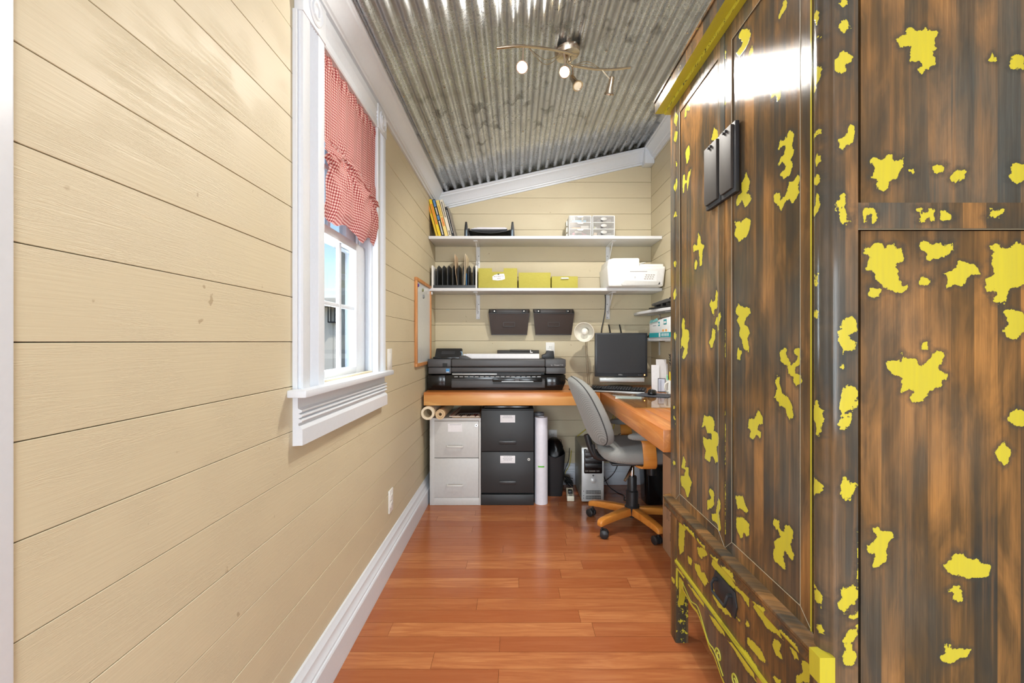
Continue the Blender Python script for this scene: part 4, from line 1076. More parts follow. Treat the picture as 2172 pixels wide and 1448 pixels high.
MB().tube(r1, .0068, 10).build('rail', NICKEL, tl); MB().tube(r2, .0062, 10).build('rail', NICKEL, tl)
for dz in (-.040, -.062): MB().tube(curve([r1[8], (r1[8] + r1[19]) / 2 + Vector((0, .01, dz)), r1[19]]), .0015, 6).build('support_wire', NICKEL, tl)
for dz in (.016, .030): MB().tube(curve([r2[1], (r2[1] + r2[14]) / 2 + Vector((0, 0, dz)), r2[14]]), .0015, 6).build('support_wire', NICKEL, tl)
for q in (r1[21], r2[1]): MB().tube([q, cn + Vector((0, 0, -.06))], .005, 8).build('rail_arm', NICKEL, tl)
def head(root, joint, target, lit, power, k):
    root, joint = Vector(root), Vector(joint); d = (Vector(target) - joint).normalized()
    m4 = Matrix.Translation(joint) @ d.to_track_quat('Z', 'Y').to_matrix().to_4x4()
    MB_ = MB().tube([root, joint], .0042, 8).lathe([(.004, -.022), (.0125, -.020), (.0135, .022), (.0145, .024), (.020, .050), (.0255, .056), (.0255, .062), (.022, .062), (.018, .055), (.001, .052)], m4, 22)
    h = MB_.build('spot_head', NICKEL, tl)
    MB().lathe([(.001, .0575), (.0195, .0565), (.0195, .0585), (.001, .0600)], m4, 20).build('bulb', lit, h)
    light('spot_lamp', 'SPOT', joint + d * .066, power, (.98, .94, .87), target=joint + d, spot_size=R(k), spot_blend=.6, shadow_soft_size=.026)
head(r1[7], at(1108, 140, 1.965), at(1106, 148, 1.82), BULB_ON, 24, 155)
head(r1[19], at(1200, 148, 2.07), at(1192, 163, 1.93), BULB_ON, 24, 155)
head(r2[1], at(1216, 168, 2.15), at(1232, 192, 2.10), flat('frosted_lens', (250, 240, 214), .2), 50, 140)
head(r2[14], at(1297, 172, 2.27), at(1297, 172, 2.27) + Vector((-.10, .55, -.85)), flat('frosted_lens', (250, 240, 214), .2), 60, 140)

# ================================================================== DESK
DT, DB, DF, DX = .810, .718, 3.125, .595       # top, underside, front edge, inner edge of the return
dk = thing('corner_desk', 'built-in L-shaped desk of thick honey-coloured fir boards', 'desk', (.2, 3.40, DB))
ys = [DF, 3.215, 3.33, 3.445, 3.56, 3.672]
for k in range(5):
    MB().box(-.640, DX - .001 if k == 0 else 1.110, ys[k] + .0006, ys[k + 1] - .0006, DB if k == 0 else DT - .045, DT).build('board', DESKX, dk, bevel=.003)
MB().box(-.640, 1.110, 3.625, 3.672, DB, DT - .0455).build('wall_cleat', DESKX, dk)
xs = [DX, .688, .80, .905, 1.01, 1.110]
for k in range(5):
    MB().box(xs[k] + .0006, xs[k + 1] - .0006, 1.802, 3.2142, DB if k == 0 else DT - .045, DT).build('board', DESKY, dk, bevel=.003)
MB().box(.689, 1.108, 1.806, 1.85, DB, DT - .0455).build('end_cleat', DESKX, dk)

# glass sheet over the return, with papers under it
def under_glass(x0, x1, y0, y1, z, name, label, cat, mat, rot=0):
    o = solo(MB().cbox(((x0 + x1) / 2, (y0 + y1) / 2, z), (x1 - x0, y1 - y0, .0006), (0, 0, rot)), name, mat, label, cat); return o
pl = thing('paper_list', 'white printed list lying under the desk glass', 'paper', (.71, 2.83, DT + .0002))
MB().cbox((.715, 2.83, DT + .0006), (.16, .13, .0006), (0, 0, -.25)).build('sheet', PAPER, pl)
m = MB()
for k in range(7): m.cbox((.715 + .03 * math.sin(k) * .3, 2.83 - .045 + k * .014, DT + .0010), (.10 + .02 * math.sin(k * 2.3), .003, .0002), (0, 0, -.25))
m.build('printed_lines', flat('faint_ink', (150, 150, 156), .8), pl)
solo(MB().box(.632, 1.098, 2.365, 3.03, DT + .0020, DT + .0060), 'glass_sheet', SHEET, 'clear glass sheet protecting the right arm of the desk', 'glass')
GT = DT + .0062

# ------------------------------------------------------------------ plotter
PF = 3.24
def qx(px): return fx(px, PF)
def qz(py): return fz(py, PF)
pt = thing('plotter', 'wide black large-format printer on the left of the desk', 'printer', (-.14, 3.42, DT))
L, Rr = qx(906), qx(1200)
MB().prism([(L + .004, DT + .001), (L, DT + .05), (L, qz(795)), (Rr, qz(795)), (Rr, DT + .06), (Rr - .025, DT + .001)], PF + .006, 3.60, 'y').build('base', GLOSSBLK, pt, bevel=.006)
xl, xr = qx(957), qx(1156.5)
MB().box(xl + .002, xr - .002, PF - .004, PF + .10, qz(822), qz(806)).box(xl + .002, xr - .002, PF + .0, PF + .10, qz(806), qz(803.5)).build('output_tray', DGREY, pt, bevel=.004)
MB().box(L + .022, qx(944), PF + .000, PF + .02, qz(820), qz(796)).build('lower_window', GLOSSBLK, pt, bevel=.004)
MB().box(qx(1160), Rr - .03, PF + .0, PF + .02, qz(820), qz(800)).build('lower_window', GLOSSBLK, pt, bevel=.004)
MB().box(xl + .004, xr - .004, PF + .050, PF + .09, qz(804), qz(789)).build('output_slot', flat('slot_black', (8, 8, 9), .5), pt)
m = MB().box(xl + .006, xl + .33, PF + .006, PF + .05, qz(794.5), qz(792.2))
m.build('cutter_rail', SILVER, pt, bevel=.001)
MB().box(xl + .33, xr - .03, PF + .008, PF + .05, qz(794.3), qz(792.4)).build('cutter_rail', DGREY, pt)
m = MB()
for k in range(18):
    a = xl + .022 + k * .0375
    if a < xr - .03: m.box(a, a + .026, PF - .0005, PF + .02, qz(799.6), qz(797.8))
m.build('roller_row', flat('roller_grey', (150, 150, 150), .5), pt)
MB().box(xl - .0, xr, PF + .002, 3.60, qz(789), qz(779)).build('slot_cover', DGREY, pt, bevel=.006)
MB().box(xl, xr, PF - .004, 3.56, qz(778), qz(761.5)).build('top_cover', DGREY, pt, bevel=.010, seg=3)
for a, b, nm in ((L + .004, xl - .0012, 'left_end'), (xr + .0012, Rr, 'right_end')):
    o = MB().box(a, b, PF - .004, 3.58, qz(778.2), qz(761.5)).box(a + .004, b, PF, 3.58, qz(793), qz(778.8)).build(nm, DGREY, pt, bevel=.006)
    if nm == 'right_end':
        words('hp', .0115, 'lettering', flat('pale_print', (190, 190, 190), .5), pt, Matrix.Translation(rel(pt, (qx(1170), PF - .0045, qz(774)))) @ FRONT)
        words('Designjet T120', .0105, 'lettering', flat('pale_print', (190, 190, 190), .5), pt, Matrix.Translation(rel(pt, (qx(1185), PF - .0045, qz(774)))) @ FRONT)
MB().box(qx(939), qx(949), PF - .0052, PF, qz(777), qz(770)).build('sensor_window', GLOSSBLK, pt)
o = MB().box(qx(946), qx(953.5), PF - .0012, PF + .003, qz(789.5), qz(781.5)).build('energy_sticker', BLUEG, pt)
MB().box(qx(947), qx(952.6), PF - .0018, PF, qz(789.2), qz(787.8)).build('sticker_text', PAPER, o)
# lower paper drawer with its thin slot
MB().box(qx(1045), qx(1150), PF - .014, PF + .05, qz(809), qz(802)).build('sheet_tray', GLOSSBLK, pt, bevel=.003)
MB().box(qx(1046), qx(1150), PF - .012, PF + .05, qz(814), qz(809.6)).build('tray_slot', flat('slot_black', (8, 8, 9), .5), pt)
MB().box(qx(1064), qx(1131), PF - .016, PF - .01, qz(809.2), qz(808.0)).build('tray_edge', SILVER, pt)
MB().box(qx(1093), qx(1101), PF - .016, PF, qz(808), qz(802)).build('paper_guide', DGREY, pt)
# control panel on top, tilted back
cp = MB().prism([(PF + .05, qz(762)), (PF + .16, qz(762)), (PF + .16, qz(741)), (PF + .12, qz(739)), (PF + .05, qz(757))], qx(919), qx(976), 'x').build('control_panel', BLK, pt, bevel=.005)
m4 = Matrix.Translation(((qx(933) + qx(961)) / 2, PF + .080, qz(750.0)))
MB().cbox(((qx(932) + qx(962)) / 2, PF + .0835, qz(748.4)), (.098, .002, .036), (-math.atan2(.07, .062), 0, 0)).build('touch_screen', SCREEN, cp)
MB().box(qx(916), qx(973), PF + .04, PF + .17, qz(762), qz(757)).build('panel_base', GLOSSBLK, pt, bevel=.004)
MB().prism([(qx(972), qz(762)), (qx(998), qz(761.5)), (qx(984), qz(755)), (qx(974), qz(754.5))], PF + .03, PF + .12, 'y').build('shoulder', DGREY, pt, bevel=.003)
MB().box(qx(973), qx(977), PF + .09, PF + .12, qz(758), qz(746)).build('usb_cap', flat('pale_blue', (150, 190, 220), .4), pt)
# roll of paper behind the cover, its spindle cover and end hub
MB().prism([(qx(980), qz(763)), (qx(1146), qz(763)), (qx(1146), qz(751.5)), (qx(978), qz(751.5))], PF + .13, PF + .131, 'y').build('paper_sheet', PAPER, pt)
MB().cyl((qx(985), PF + .18, qz(764)), (qx(1146), PF + .18, qz(764)), .044, n=28).build('paper_roll', PAPER, pt)
MB().box(qx(1051), qx(1148), PF + .29, PF + .34, qz(765), qz(744)).box(qx(1080), qx(1132), PF + .285, PF + .34, qz(747.5), qz(743)).build('roll_cover', flat('brown_black', (50, 46, 42), .5), pt, bevel=.004)
MB().prism([(qx(1152), qz(762)), (qx(1180), qz(762)), (qx(1178), qz(745)), (qx(1163), qz(744)), (qx(1160), qz(751)), (qx(1152), qz(754))], PF + .14, PF + .20, 'y').build('spindle_hub', BLK, pt, bevel=.004)
MB().cyl((qx(1128), PF + .28, qz(750)), (qx(1128), PF + .278, qz(744)), .004, n=6).box(qx(1128), qx(1133), PF + .275, PF + .28, qz(750), qz(748)).build('paper_clip', PAPER, pt)

# ------------------------------------------------------------------ outlet and wires by the plotter
duplex('wall_outlet', fx(1167, YB), YB - .0008, fz(741, YB), 'white outlet on the back wall above the printer', 'b')
solo(MB().box(fx(1158, YB), fx(1170, YB), YB - .045, YB - .0125, fz(750, YB), fz(744, YB)), 'power_plug', BLK, 'small black plug in the outlet above the printer', 'plug', bevel=.003)
def wire(pts, r, name, mat, label, cat='cable', group=None):
    return solo(MB().tube(curve(pts, 40), r, 7), name, mat, label, cat, group)
wire([(.372, 3.50, .90), (.42, 3.50, .85), (.47, 3.46, .822), (.50, 3.42, .818)], .004, 'power_cable', BLK, 'black cable running from the printer to the plug bar on the desk')
pb = thing('plug_bar', 'small black plug block on the desk beside the printer', 'plug', (fx(1218, 3.3), 3.3, DT))
for k, (px, dz) in enumerate(((1213, 0), (1221, 0), (1215, .034))):
    MB().box(fx(px - 3.5, 3.3), fx(px + 3.5, 3.3), 3.28, 3.32, DT + .001 + dz, DT + .033 + dz).build('plug', BLK, pb, bevel=.004)
MB().box(fx(1207, 3.3), fx(1228, 3.3), 3.27, 3.33, DT + .0005, DT + .004).build('base', BLK, pb)

# ------------------------------------------------------------------ monitor, keyboard, mouse
MY = 3.40
mon = thing('monitor', 'square dark flat-screen monitor at the back corner of the desk', 'monitor', (fx(1317, MY), MY, DT + .0005), R(-3))
hw = .196; zb, zt = .088, .420
MB().box(-hw, hw, -.012, .024, zb, zt).build('case', flat('monitor_case', (44, 46, 50), .4), mon, bevel=.005, local=True)
sc = MB().box(-hw + .020, hw - .020, -.0128, -.008, zb + .034, zt - .018).build('screen', SCREEN, mon, local=True)
m = MB()
for a in (-hw + .014, hw - .020): m.box(a, a + .006, -.0135, -.009, zb + .028, zt - .012)
m.box(-hw + .014, hw - .014, -.0135, -.009, zt - .018, zt - .012).box(-hw + .014, hw - .014, -.0135, -.009, zb + .028, zb + .034)
m.build('bezel', flat('monitor_case', (44, 46, 50), .4), mon, local=True)
words('DELL', .0135, 'lettering', flat('pale_print', (190, 190, 190), .5), mon, Matrix.Translation((-.005, -.0126, zb + .015)) @ FRONT)
m = MB()
for k in range(3): m.cyl((hw - .066 + k * .012, -.0125, zb + .014), (hw - .066 + k * .012, -.0145, zb + .014), .0028, n=8)
m.build('button', flat('button_grey', (120, 122, 126), .4), mon, local=True)
MB().cyl((hw - .022, -.0125, zb + .014), (hw - .022, -.0145, zb + .014), .004, n=10).build('power_light', LED, mon, local=True)
MB().cbox((0, .028, .19), (.09, .03, .28)).build('stand', BLK, mon, bevel=.006, local=True)
MB().lathe([(.10, 0), (.10, .008), (.09, .013), (.001, .016)], Matrix.Translation((0, .06, 0)), 28).build('foot', BLK, mon, local=True)
MB().prism([(-.030, .046), (-.046, .052), (-.046, .080), (-.030, .084), (.008, .084), (.008, .050)], -.166, .166, 'x').build('sound_bar', SILVER, mon, bevel=.004, local=True, label='silver speaker bar')
kb = thing('keyboard', 'black keyboard with a silver front edge before the monitor', 'keyboard', (.722, 3.155, DT + .001), R(-22))
MB().prism([(-.075, .001), (-.075, .012), (-.060, .016), (.075, .028), (.075, .001)], -.190, .190, 'x').build('case', BLK, kb, bevel=.003, local=True)
MB().box(-.190, .190, -.079, -.074, .003, .012).build('front_edge', SILVER, kb, bevel=.001, local=True)
key = None
KM = flat('key_black', (34, 35, 37), .42)
kmb = MB().cbox((0, 0, 0), (.0155, .0150, .007))
for r_ in range(5):
    for c_ in range(20):
        if c_ in (15,) : continue
        wdt = 1.0
        if r_ == 0 and 4 <= c_ <= 9:
            if c_ > 4: continue
            wdt = 6.2
        x = -.177 + c_ * .0186 + (.0186 * 2.5 if wdt > 1 else 0); y = -.046 + r_ * .0195; z = .0195 + (y + .06) * .089 + .0035
        if key is None or wdt > 1:
            o = MB().cbox((0, 0, 0), (.0155 * wdt, .0150, .007)).build('key', KM, kb, bevel=.0012, seg=1, local=True)
            if wdt == 1: key = o
        else:
            o = key.copy(); COL.objects.link(o)
        o.location = (x, y, z)
mp = solo(MB().cbox((.905, 2.905, GT + .0018), (.21, .17, .003), (0, 0, R(-32))), 'mouse_pad', flat('slate_pad', (74, 76, 84), .8), 'dark grey mouse pad on the desk glass', 'mouse pad', bevel=.001)
ms = thing('mouse', 'black computer mouse on the grey pad', 'mouse', (.893, 2.925, GT + .0035), R(-20))
MB().ell((0, 0, .010), (.029, .052, .024), 24, 14, .8).build('shell', GLOSSBLK, ms, local=True)
for s in ms.children: 
    for v in s.data.vertices: v.co.z = max(v.co.z, .0003)
MB().cyl((-.003, -.032, .031), (.003, -.032, .031), .006, n=12).build('wheel', DGREY, ms, local=True)

# wireless router behind the monitor, fixed to the wall
rt = thing('router', 'black router with upright antennas on the wall behind the monitor', 'router', (.80, 3.645, 1.05))
MB().box(.68, .92, 3.632, 3.668, 1.05, 1.16).build('case', BLK, rt, bevel=.005)
for p0, p1 in (((1295.5, 712), (1291, 688)), ((1319, 712), (1314, 688)), ((1366, 720), (1379, 710))):
    a, b = at(*p0, 3.62), at(*p1, 3.60)
    a0 = Vector((a.x, 3.632, 1.155)) if p0[0] < 1350 else Vector((.905, 3.632, 1.14))
    MB().tube([a0, a, b], [.007, .007, .0052], 8).build('antenna', BLK, rt)

# gooseneck lamp
lp = thing('desk_lamp', 'small desk lamp with a frosted white glass shade and slim stem', 'lamp', (fx(1249, 3.50), 3.50, DT))
bx = fx(1249, 3.50)
MB().lathe([(.06, .001), (.06, .012), (.05, .02), (.012, .024), (.001, .024)], Matrix.Translation((bx, 3.50, DT)), 24).build('base', CHROME, lp)
hc = at(1232, 712, 3.42); tip = at(1243, 700, 3.50)
m = MB()
for dx in (-.006, .006):
    m.tube(curve([(bx + dx, 3.50, DT + .02), at(1246, 775, 3.50) + Vector((dx, 0, 0)), at(1243.5, 738, 3.51) + Vector((dx, 0, 0)), at(1243, 716, 3.53) + Vector((dx, 0, 0)), tip + Vector((dx * .3, .02, 0))], 24), .0026, 7)
m.build('stem', NICKEL, lp)
dv = (Vector((-.10, -3.5, .05)).normalized() * 1.0 + Vector((-.30, 0, -.22))).normalized()
m4 = Matrix.Translation(tip) @ dv.to_track_quat('Z', 'Y').to_matrix().to_4x4()
MB().lathe([(.018, -.030), (.020, .012), (.016, .016), (.001, .016)], m4, 20).build('socket', flat('dark_bronze', (70, 62, 52), .35, .7), lp)
mf = NT('frosted_shade'); mf.pr(Base_Color=lin((236, 232, 220)), Roughness=.35); mf.p.inputs['Subsurface Weight'].default_value = .25; mf.p.inputs['Subsurface Radius'].default_value = (.02, .02, .02)
MB().lathe([(.022, .006), (.040, .022), (.062, .050), (.073, .078), (.0765, .092), (.073, .092), (.069, .078), (.058, .052), (.036, .026), (.020, .012)], m4, 32, caps=False).build('shade', mf.m, lp)
MB().lathe([(.010, .014), (.012, .030), (.022, .044), (.0275, .060), (.026, .074), (.016, .086), (.001, .089)], m4, 20).build('bulb', flat('opal_bulb', (240, 238, 230), .25), lp)

# papers, mug and pens at the right of the desk
ph = thing('letter_holder', 'white upright papers and cards standing at the right end of the desk', 'paper holder', (1.03, 3.17, DT))
MB().cbox((.998, 3.19, DT + .0955), (.055, .004, .185), (R(-4), 0, R(-8))).build('card', PAPER, ph)
MB().cbox((1.045, 3.205, DT + .115), (.075, .004, .225), (R(-3), 0, R(6))).build('card', PAPER, ph)
MB().cbox((1.07, 3.23, DT + .10), (.06, .004, .19), (R(-3), 0, R(0))).build('card', PAPER, ph)
MB().box(.985, 1.10, 3.165, 3.245, DT + .0006, DT + .006).build('tray', PAPER, ph)
cal = thing('calendar_card', 'small dark-framed calendar card leaning on the white papers', 'calendar', (1.022, 3.130, DT))
MB().cbox((1.024, 3.135, DT + .050), (.050, .003, .095), (R(-8), 0, R(-18))).build('frame', BLK, cal)
o = MB().cbox((1.0235, 3.1332, DT + .050), (.042, .001, .086), (R(-8), 0, R(-18))).build('page', flat('bluish_page', (206, 210, 226), .6), cal)
m = MB()
for k in range(5): m.cbox((1.0085 + k * .0075, 3.1322 - .0022 * (k - 2) * -1, DT + .048), (.0012, .0006, .076), (R(-8), 0, R(-18)))
m.build('column_line', INK, o)
mug = thing('mug', 'white mug full of pens standing on the desk glass', 'mug', (1.046, 2.975, GT))
MB().lathe([(.036, .001), (.040, .004), (.041, .092), (.0375, .092), (.036, .008), (.001, .007)], Matrix.Translation((1.046, 2.975, GT)), 26).build('cup', PLASW, mug)
MB().tube(curve([(1.009, 2.958, GT + .078), (.988, 2.948, GT + .072), (.982, 2.945, GT + .046), (.992, 2.950, GT + .022), (1.010, 2.958, GT + .018)], 16), .005, 8).build('handle', PLASW, mug)
MB().box(1.022, 1.036, 2.9365, 2.9385, GT + .040, GT + .062).build('printed_mark', INK, mug)
def pen(x, y, tx, ty, h, r, mat, label):
    solo(MB().tube([(x, y, GT + .008), (x + tx * .9, y + ty * .9, GT + h * .9), (x + tx, y + ty, GT + h)], [r, r, r * .5], 8), 'pen', mat, label, 'pen')
pen(1.030, 2.965, -.006, .004, .150, .0052, YEL, 'yellow marker in the white mug')
pen(1.020, 2.972, -.012, .006, .128, .0045, flat('mint', (120, 214, 170), .5), 'pale green pen in the white mug')
pen(1.050, 2.955, .008, .004, .140, .0045, flat('purple', (84, 52, 140), .5), 'purple pen in the white mug')
fd = thing('feather_duster', 'dark feather quill standing among the pens in the mug', 'feather', (1.055, 2.985, GT + .009))
MB().tube([(1.055, 2.985, GT + .009), (1.045, 2.985, GT + .20)], .002, 6).build('shaft', BLK, fd)
m = MB(); rg = random.Random(5)
for k in range(90):
    t = k / 90; c = Vector((1.0495 - .021 * t, 2.985, GT + .11 + .15 * t))
    an = rg.uniform(0, 2 * PI); L_ = .016 * (1 - abs(t - .55) * .9)
    m.tube([c, c + Vector((math.cos(an) * L_, math.sin(an) * L_, .012))], [.0022, .0006], 4)
m.build('barbs', flat('feather_grey', (58, 54, 52), .9), fd)

# ================================================================== CABINETS AND FLOOR THINGS
CYF = 3.19
def cab(name, label, x0, x1, h, mat, drawers, inset):
    t = thing(name, label, 'cabinet', ((x0 + x1) / 2, CYF + .22, 0))
    if inset:
        m = MB().box(x0 + .0004, x1 - .0004, CYF + .0302, 3.62, .0008, h - .0002)
        m.build('body', mat, t, bevel=.004)
        fz0, fz1 = drawers[-1][0], drawers[0][1]
        m = MB().box(x0, x0 + .033, CYF - .004, CYF + .03, .0006, h).box(x1 - .013, x1, CYF - .004, CYF + .03, .0006, h)
        m.box(x0 + .013, x1 - .013, CYF - .0035, CYF + .03, fz1 + .003, h - .0004).box(x0 + .013, x1 - .013, CYF - .0035, CYF + .03, .0010, fz0 - .003).build('face_frame', mat, t, bevel=.0015)
    else:
        MB().box(x0, x1, CYF + .03, 3.62, .0006, h).box(x0, x1, CYF - .003, CYF + .03, .0006, drawers[-1][0] - .002).build('body', mat, t, bevel=.003)
    return t
gx0, gx1 = -.609, -.246
gc = cab('file_cabinet', 'light grey two-drawer steel filing cabinet under the desk', gx0, gx1, .621, GREYM, [(.339, .598), (.056, .334)], True)
for k, (a, b) in enumerate([(.338, .5985), (.0545, .334)]):
    d = MB().box(gx0 + .0155, gx1 - .0155, CYF - .0025, CYF + .012, a, b).build('drawer', GREYM, gc, bevel=.002)
    hc_ = (gx0 + gx1) / 2; hz = a + .083 if k == 0 else a + .091
    MB().tube([(hc_ - .055, CYF - .002, hz), (hc_ - .055, CYF - .022, hz), (hc_ - .050, CYF - .026, hz), (hc_ + .050, CYF - .026, hz), (hc_ + .055, CYF - .022, hz), (hc_ + .055, CYF - .002, hz)], .0072, 8).build('handle', flat('pale_handle', (214, 213, 209), .35), d)
    if k == 0:
        o = MB().box(hc_ - .052, hc_ + .050, CYF - .0035, CYF - .002, .5225, .580).build('label_card', PAPER, d)
        m = MB()
        for q in range(9): m.box(hc_ - .038 + q * .009, hc_ - .038 + q * .009 + .006, CYF - .0042, CYF - .003, .5715, .5745)
        m.build('lettering', flat('faint_ink', (150, 150, 156), .8), d)
        o = MB().cyl((gx1 - .031, CYF - .001, .568), (gx1 - .031, CYF - .006, .568), .010, n=18).build('lock', CHROME, d)
        MB().cyl((gx1 - .031, CYF - .0055, .568), (gx1 - .031, CYF - .0075, .568), .005, n=10).build('keyhole', INK, d)
bx0, bx1 = -.243, .132
bc = cab('file_cabinet', 'black two-drawer filing cabinet beside the grey one', bx0, bx1, .681, BLKM, [(.40, .66), (.078, .39)], False)
for k, (a, b) in enumerate([(.384, .676), (.088, .380)]):
    d = MB().box(bx0 + .001, bx1 - .001, CYF - .004, CYF + .011, a, b).build('drawer', BLKM, bc, bevel=.003)
    hc_ = -.053; hz = .449 if k == 0 else .163
    MB().prism([(CYF - .003, hz - .016), (CYF - .012, hz - .012), (CYF - .016, hz + .004), (CYF - .014, hz + .012), (CYF - .003, hz + .014)], hc_ - .060, hc_ + .058, 'x').build('handle', flat('black_handle', (58, 59, 60), .3), d, bevel=.001)
    lz = .615 if k == 0 else .326
    MB().box(hc_ - .054, hc_ + .052, CYF - .0055, CYF - .0035, lz - .026, lz + .027).build('label_card', PAPER, d, bevel=.002)
    m = MB()
    for r_ in range(2 if k == 0 else 3):
        n = (5, 6, 5)[r_]
        for q in range(n): m.box(hc_ - n * .006 + q * .0120, hc_ - n * .006 + q * .0120 + .0085, CYF - .0062, CYF - .005, lz + .018 - r_ * .011, lz + .0215 - r_ * .011)
    m.build('lettering', flat('faint_ink', (150, 150, 156), .8), d)
    if k == 1:
        MB().cyl((bx1 - .036, CYF - .003, .327), (bx1 - .036, CYF - .008, .327), .0095, n=18).build('lock', flat('lock_white', (220, 220, 214), .3), d)
        MB().cyl((bx1 - .036, CYF - .0075, .327), (bx1 - .036, CYF - .009, .327), .004, n=10).build('keyhole', INK, d)
# on top of the cabinets
def roll(c, r, rin, y0, y1, name, label, mat, group=None):
    t = thing(name, label, 'paper roll', (c[0], (y0 + y1) / 2, c[1] - r))
    n = 28; m4 = Matrix.Translation((c[0], y0, c[1])) @ Matrix.Rotation(-PI / 2, 4, 'X')
    MB().lathe([(rin, .12), (rin, 0), (r, 0), (r, y1 - y0), (rin, y1 - y0), (rin, .30)], m4, n, caps=False).build('sheet', mat, t)
    MB().cyl((c[0], y0 + .12, c[1]), (c[0], y0 + .125, c[1]), rin, n=20).build('core', flat('roll_inside', (120, 96, 66), .8), t)
    return t
CREAM = flat('cream_paper', (236, 222, 194), .65)
roll((-.607, .6685), .046, .030, 3.10, 3.60, 'paper_roll', 'wide cream paper tube by the left wall on the grey cabinet', CREAM)
t = roll((-.524, .6565), .034, .011, 3.12, 3.58, 'paper_roll', 'narrow tightly rolled kraft paper on the grey cabinet', KRAFT)
m = MB()
pts = [(-.524 + (.012 + .0011 * k) * math.cos(k * .55), 3.1185, .6565 + (.012 + .0011 * k) * math.sin(k * .55)) for k in range(19)]
m.tube(pts, .0008, 4).build('spiral_edge', flat('roll_inside', (120, 96, 66), .8), t)
solo(MB().cbox((-.355, 3.40, .6245), (.20, .40, .005), (0, 0, .02)), 'folder', flat('manila', (214, 178, 142), .7), 'tan folder at the bottom of the pile on the grey cabinet', 'folder', bevel=.001)
mg = thing('plan_set', 'red-edged set of printed plans on the grey cabinet', 'papers', (-.36, 3.40, .6275))
MB().cbox((-.355, 3.395, .6315), (.215, .40, .007), (.006, 0, -.05)).build('sheets', flat('cream_page', (226, 210, 192), .7), mg)
m = MB()
for k in range(11): m.cbox((-.425 + k * .0145 + .002, 3.33 + .05 * math.sin(k * 1.7), .6358), (.009, .24, .0006), (.006, 0, -.05))
m.build('dark_print', flat('charcoal_print', (62, 54, 50), .7), mg)
m = MB()
for k, x in enumerate((-.452, -.283, -.268)): m.cbox((x, 3.395, .6360), (.0045, .39, .0008), (.006, 0, -.05))
m.build('red_rule', RED, mg)
solo(MB().cbox((-.345, 3.42, .6400 + .004), (.15, .34, .004), (.004, .0, .06)), 'magazine', flat('dark_cover', (66, 56, 52), .4), 'dark magazine lying uppermost on the grey cabinet', 'magazine', bevel=.001)
solo(MB().box(-.225, .10, 3.22, 3.58, .6816, .703), 'binder', GLOSSBLK, 'flat black binder lying on the black cabinet', 'binder', bevel=.004)

# upright paper rolls between the cabinet and the bin
def upright(c, r, h, rin, label, mat, lab):
    t = thing('paper_roll', label, 'paper roll', (c[0], c[1], 0))
    m4 = Matrix.Translation((c[0], c[1], .0008))
    MB().lathe([(rin, h - .25), (rin, h), (r, h), (r, 0), (rin, 0), (rin, .02)], m4, 30, caps=False).build('sheet', mat, t, angle=50)
    MB().cyl((c[0], c[1], h - .06), (c[0], c[1], h - .055), rin, n=20).build('core_plug', BLK, t)
    if lab:
        m = MB(); a0, a1 = -PI / 2 - .55, -PI / 2 + .42
        rr = [[Vector((c[0] + (r + .0006) * math.cos(a), c[1] + (r + .0006) * math.sin(a), z)) for a in np.linspace(a0, a1, 10)] for z in (.268, .279)]
        m.rings(rr, False, False, False).build('green_tag', GREEN, t)
WRAP = flat('wrapped_white', (232, 230, 238), .3)
upright((.187, 3.235), .0475, .620, .022, 'tall white wrapped paper roll with a green tag standing on the floor', WRAP, True)
upright((.176, 3.345), .040, .635, .026, 'grey paper roll standing behind the white wrapped roll', flat('wrapped_grey', (126, 126, 130), .35), False)

# waste bin with a bag
wbn = thing('waste_bin', 'black waste bin with a wavy rim and black bag beside the rolls', 'waste bin', (.31, 3.46, 0))
def bin_mesh(cx, cy, w0, d0, w1, d1, h, wave=0.0, n=48, t=.003):
    def ring(w, d, z, wv=0):
        out = []
        for k in range(n):
            a = 2 * PI * k / n; e = .35
            x = math.copysign(abs(math.cos(a)) ** e, math.cos(a)) * w / 2; y = math.copysign(abs(math.sin(a)) ** e, math.sin(a)) * d / 2
            out.append((cx + x, cy + y, z - wv * math.cos(PI * x / w) ** 2 * (1 if abs(y) > d * .3 else .3)))
        return out
    return MB().rings([ring(w0 - 2 * t, d0 - 2 * t, .012), ring(w0, d0, .0008), ring(w1, d1, h, wave), ring(w1 - 2 * t, d1 - 2 * t, h, wave), ring(w0 - 2 * t, d0 - 2 * t, .016)])
bin_mesh(.300, 3.455, .115, .17, .155, .24, .325, .028).build('body', BLK, wbn, angle=50)
m = MB(); rg = random.Random(2); rings = []
for i in range(7):
    t_ = i / 6; rr = []
    for k in range(30):
        a = 2 * PI * k / 30; w = (.068 - .016 * t_ - .045 * t_ ** 3) * (1 + .09 * math.sin(a * 5 + i) + .05 * math.sin(a * 11 + i * 2))
        rr.append((.300 + w * math.cos(a), 3.455 + w * 1.5 * math.sin(a), .295 + .13 * math.sin(t_ * PI / 2)))
    rings.append(rr)
m.rings(rings).build('bag', flat('bin_bag', (12, 12, 13), .35), wbn, angle=80)
b2 = thing('waste_bin', 'tall glossy black bin in the shadow under the right desk', 'waste bin', (1.0, 3.28, 0))
bin_mesh(1.000, 3.275, .13, .17, .17, .21, .40, 0).build('body', GLOSSBLK, b2, angle=50)

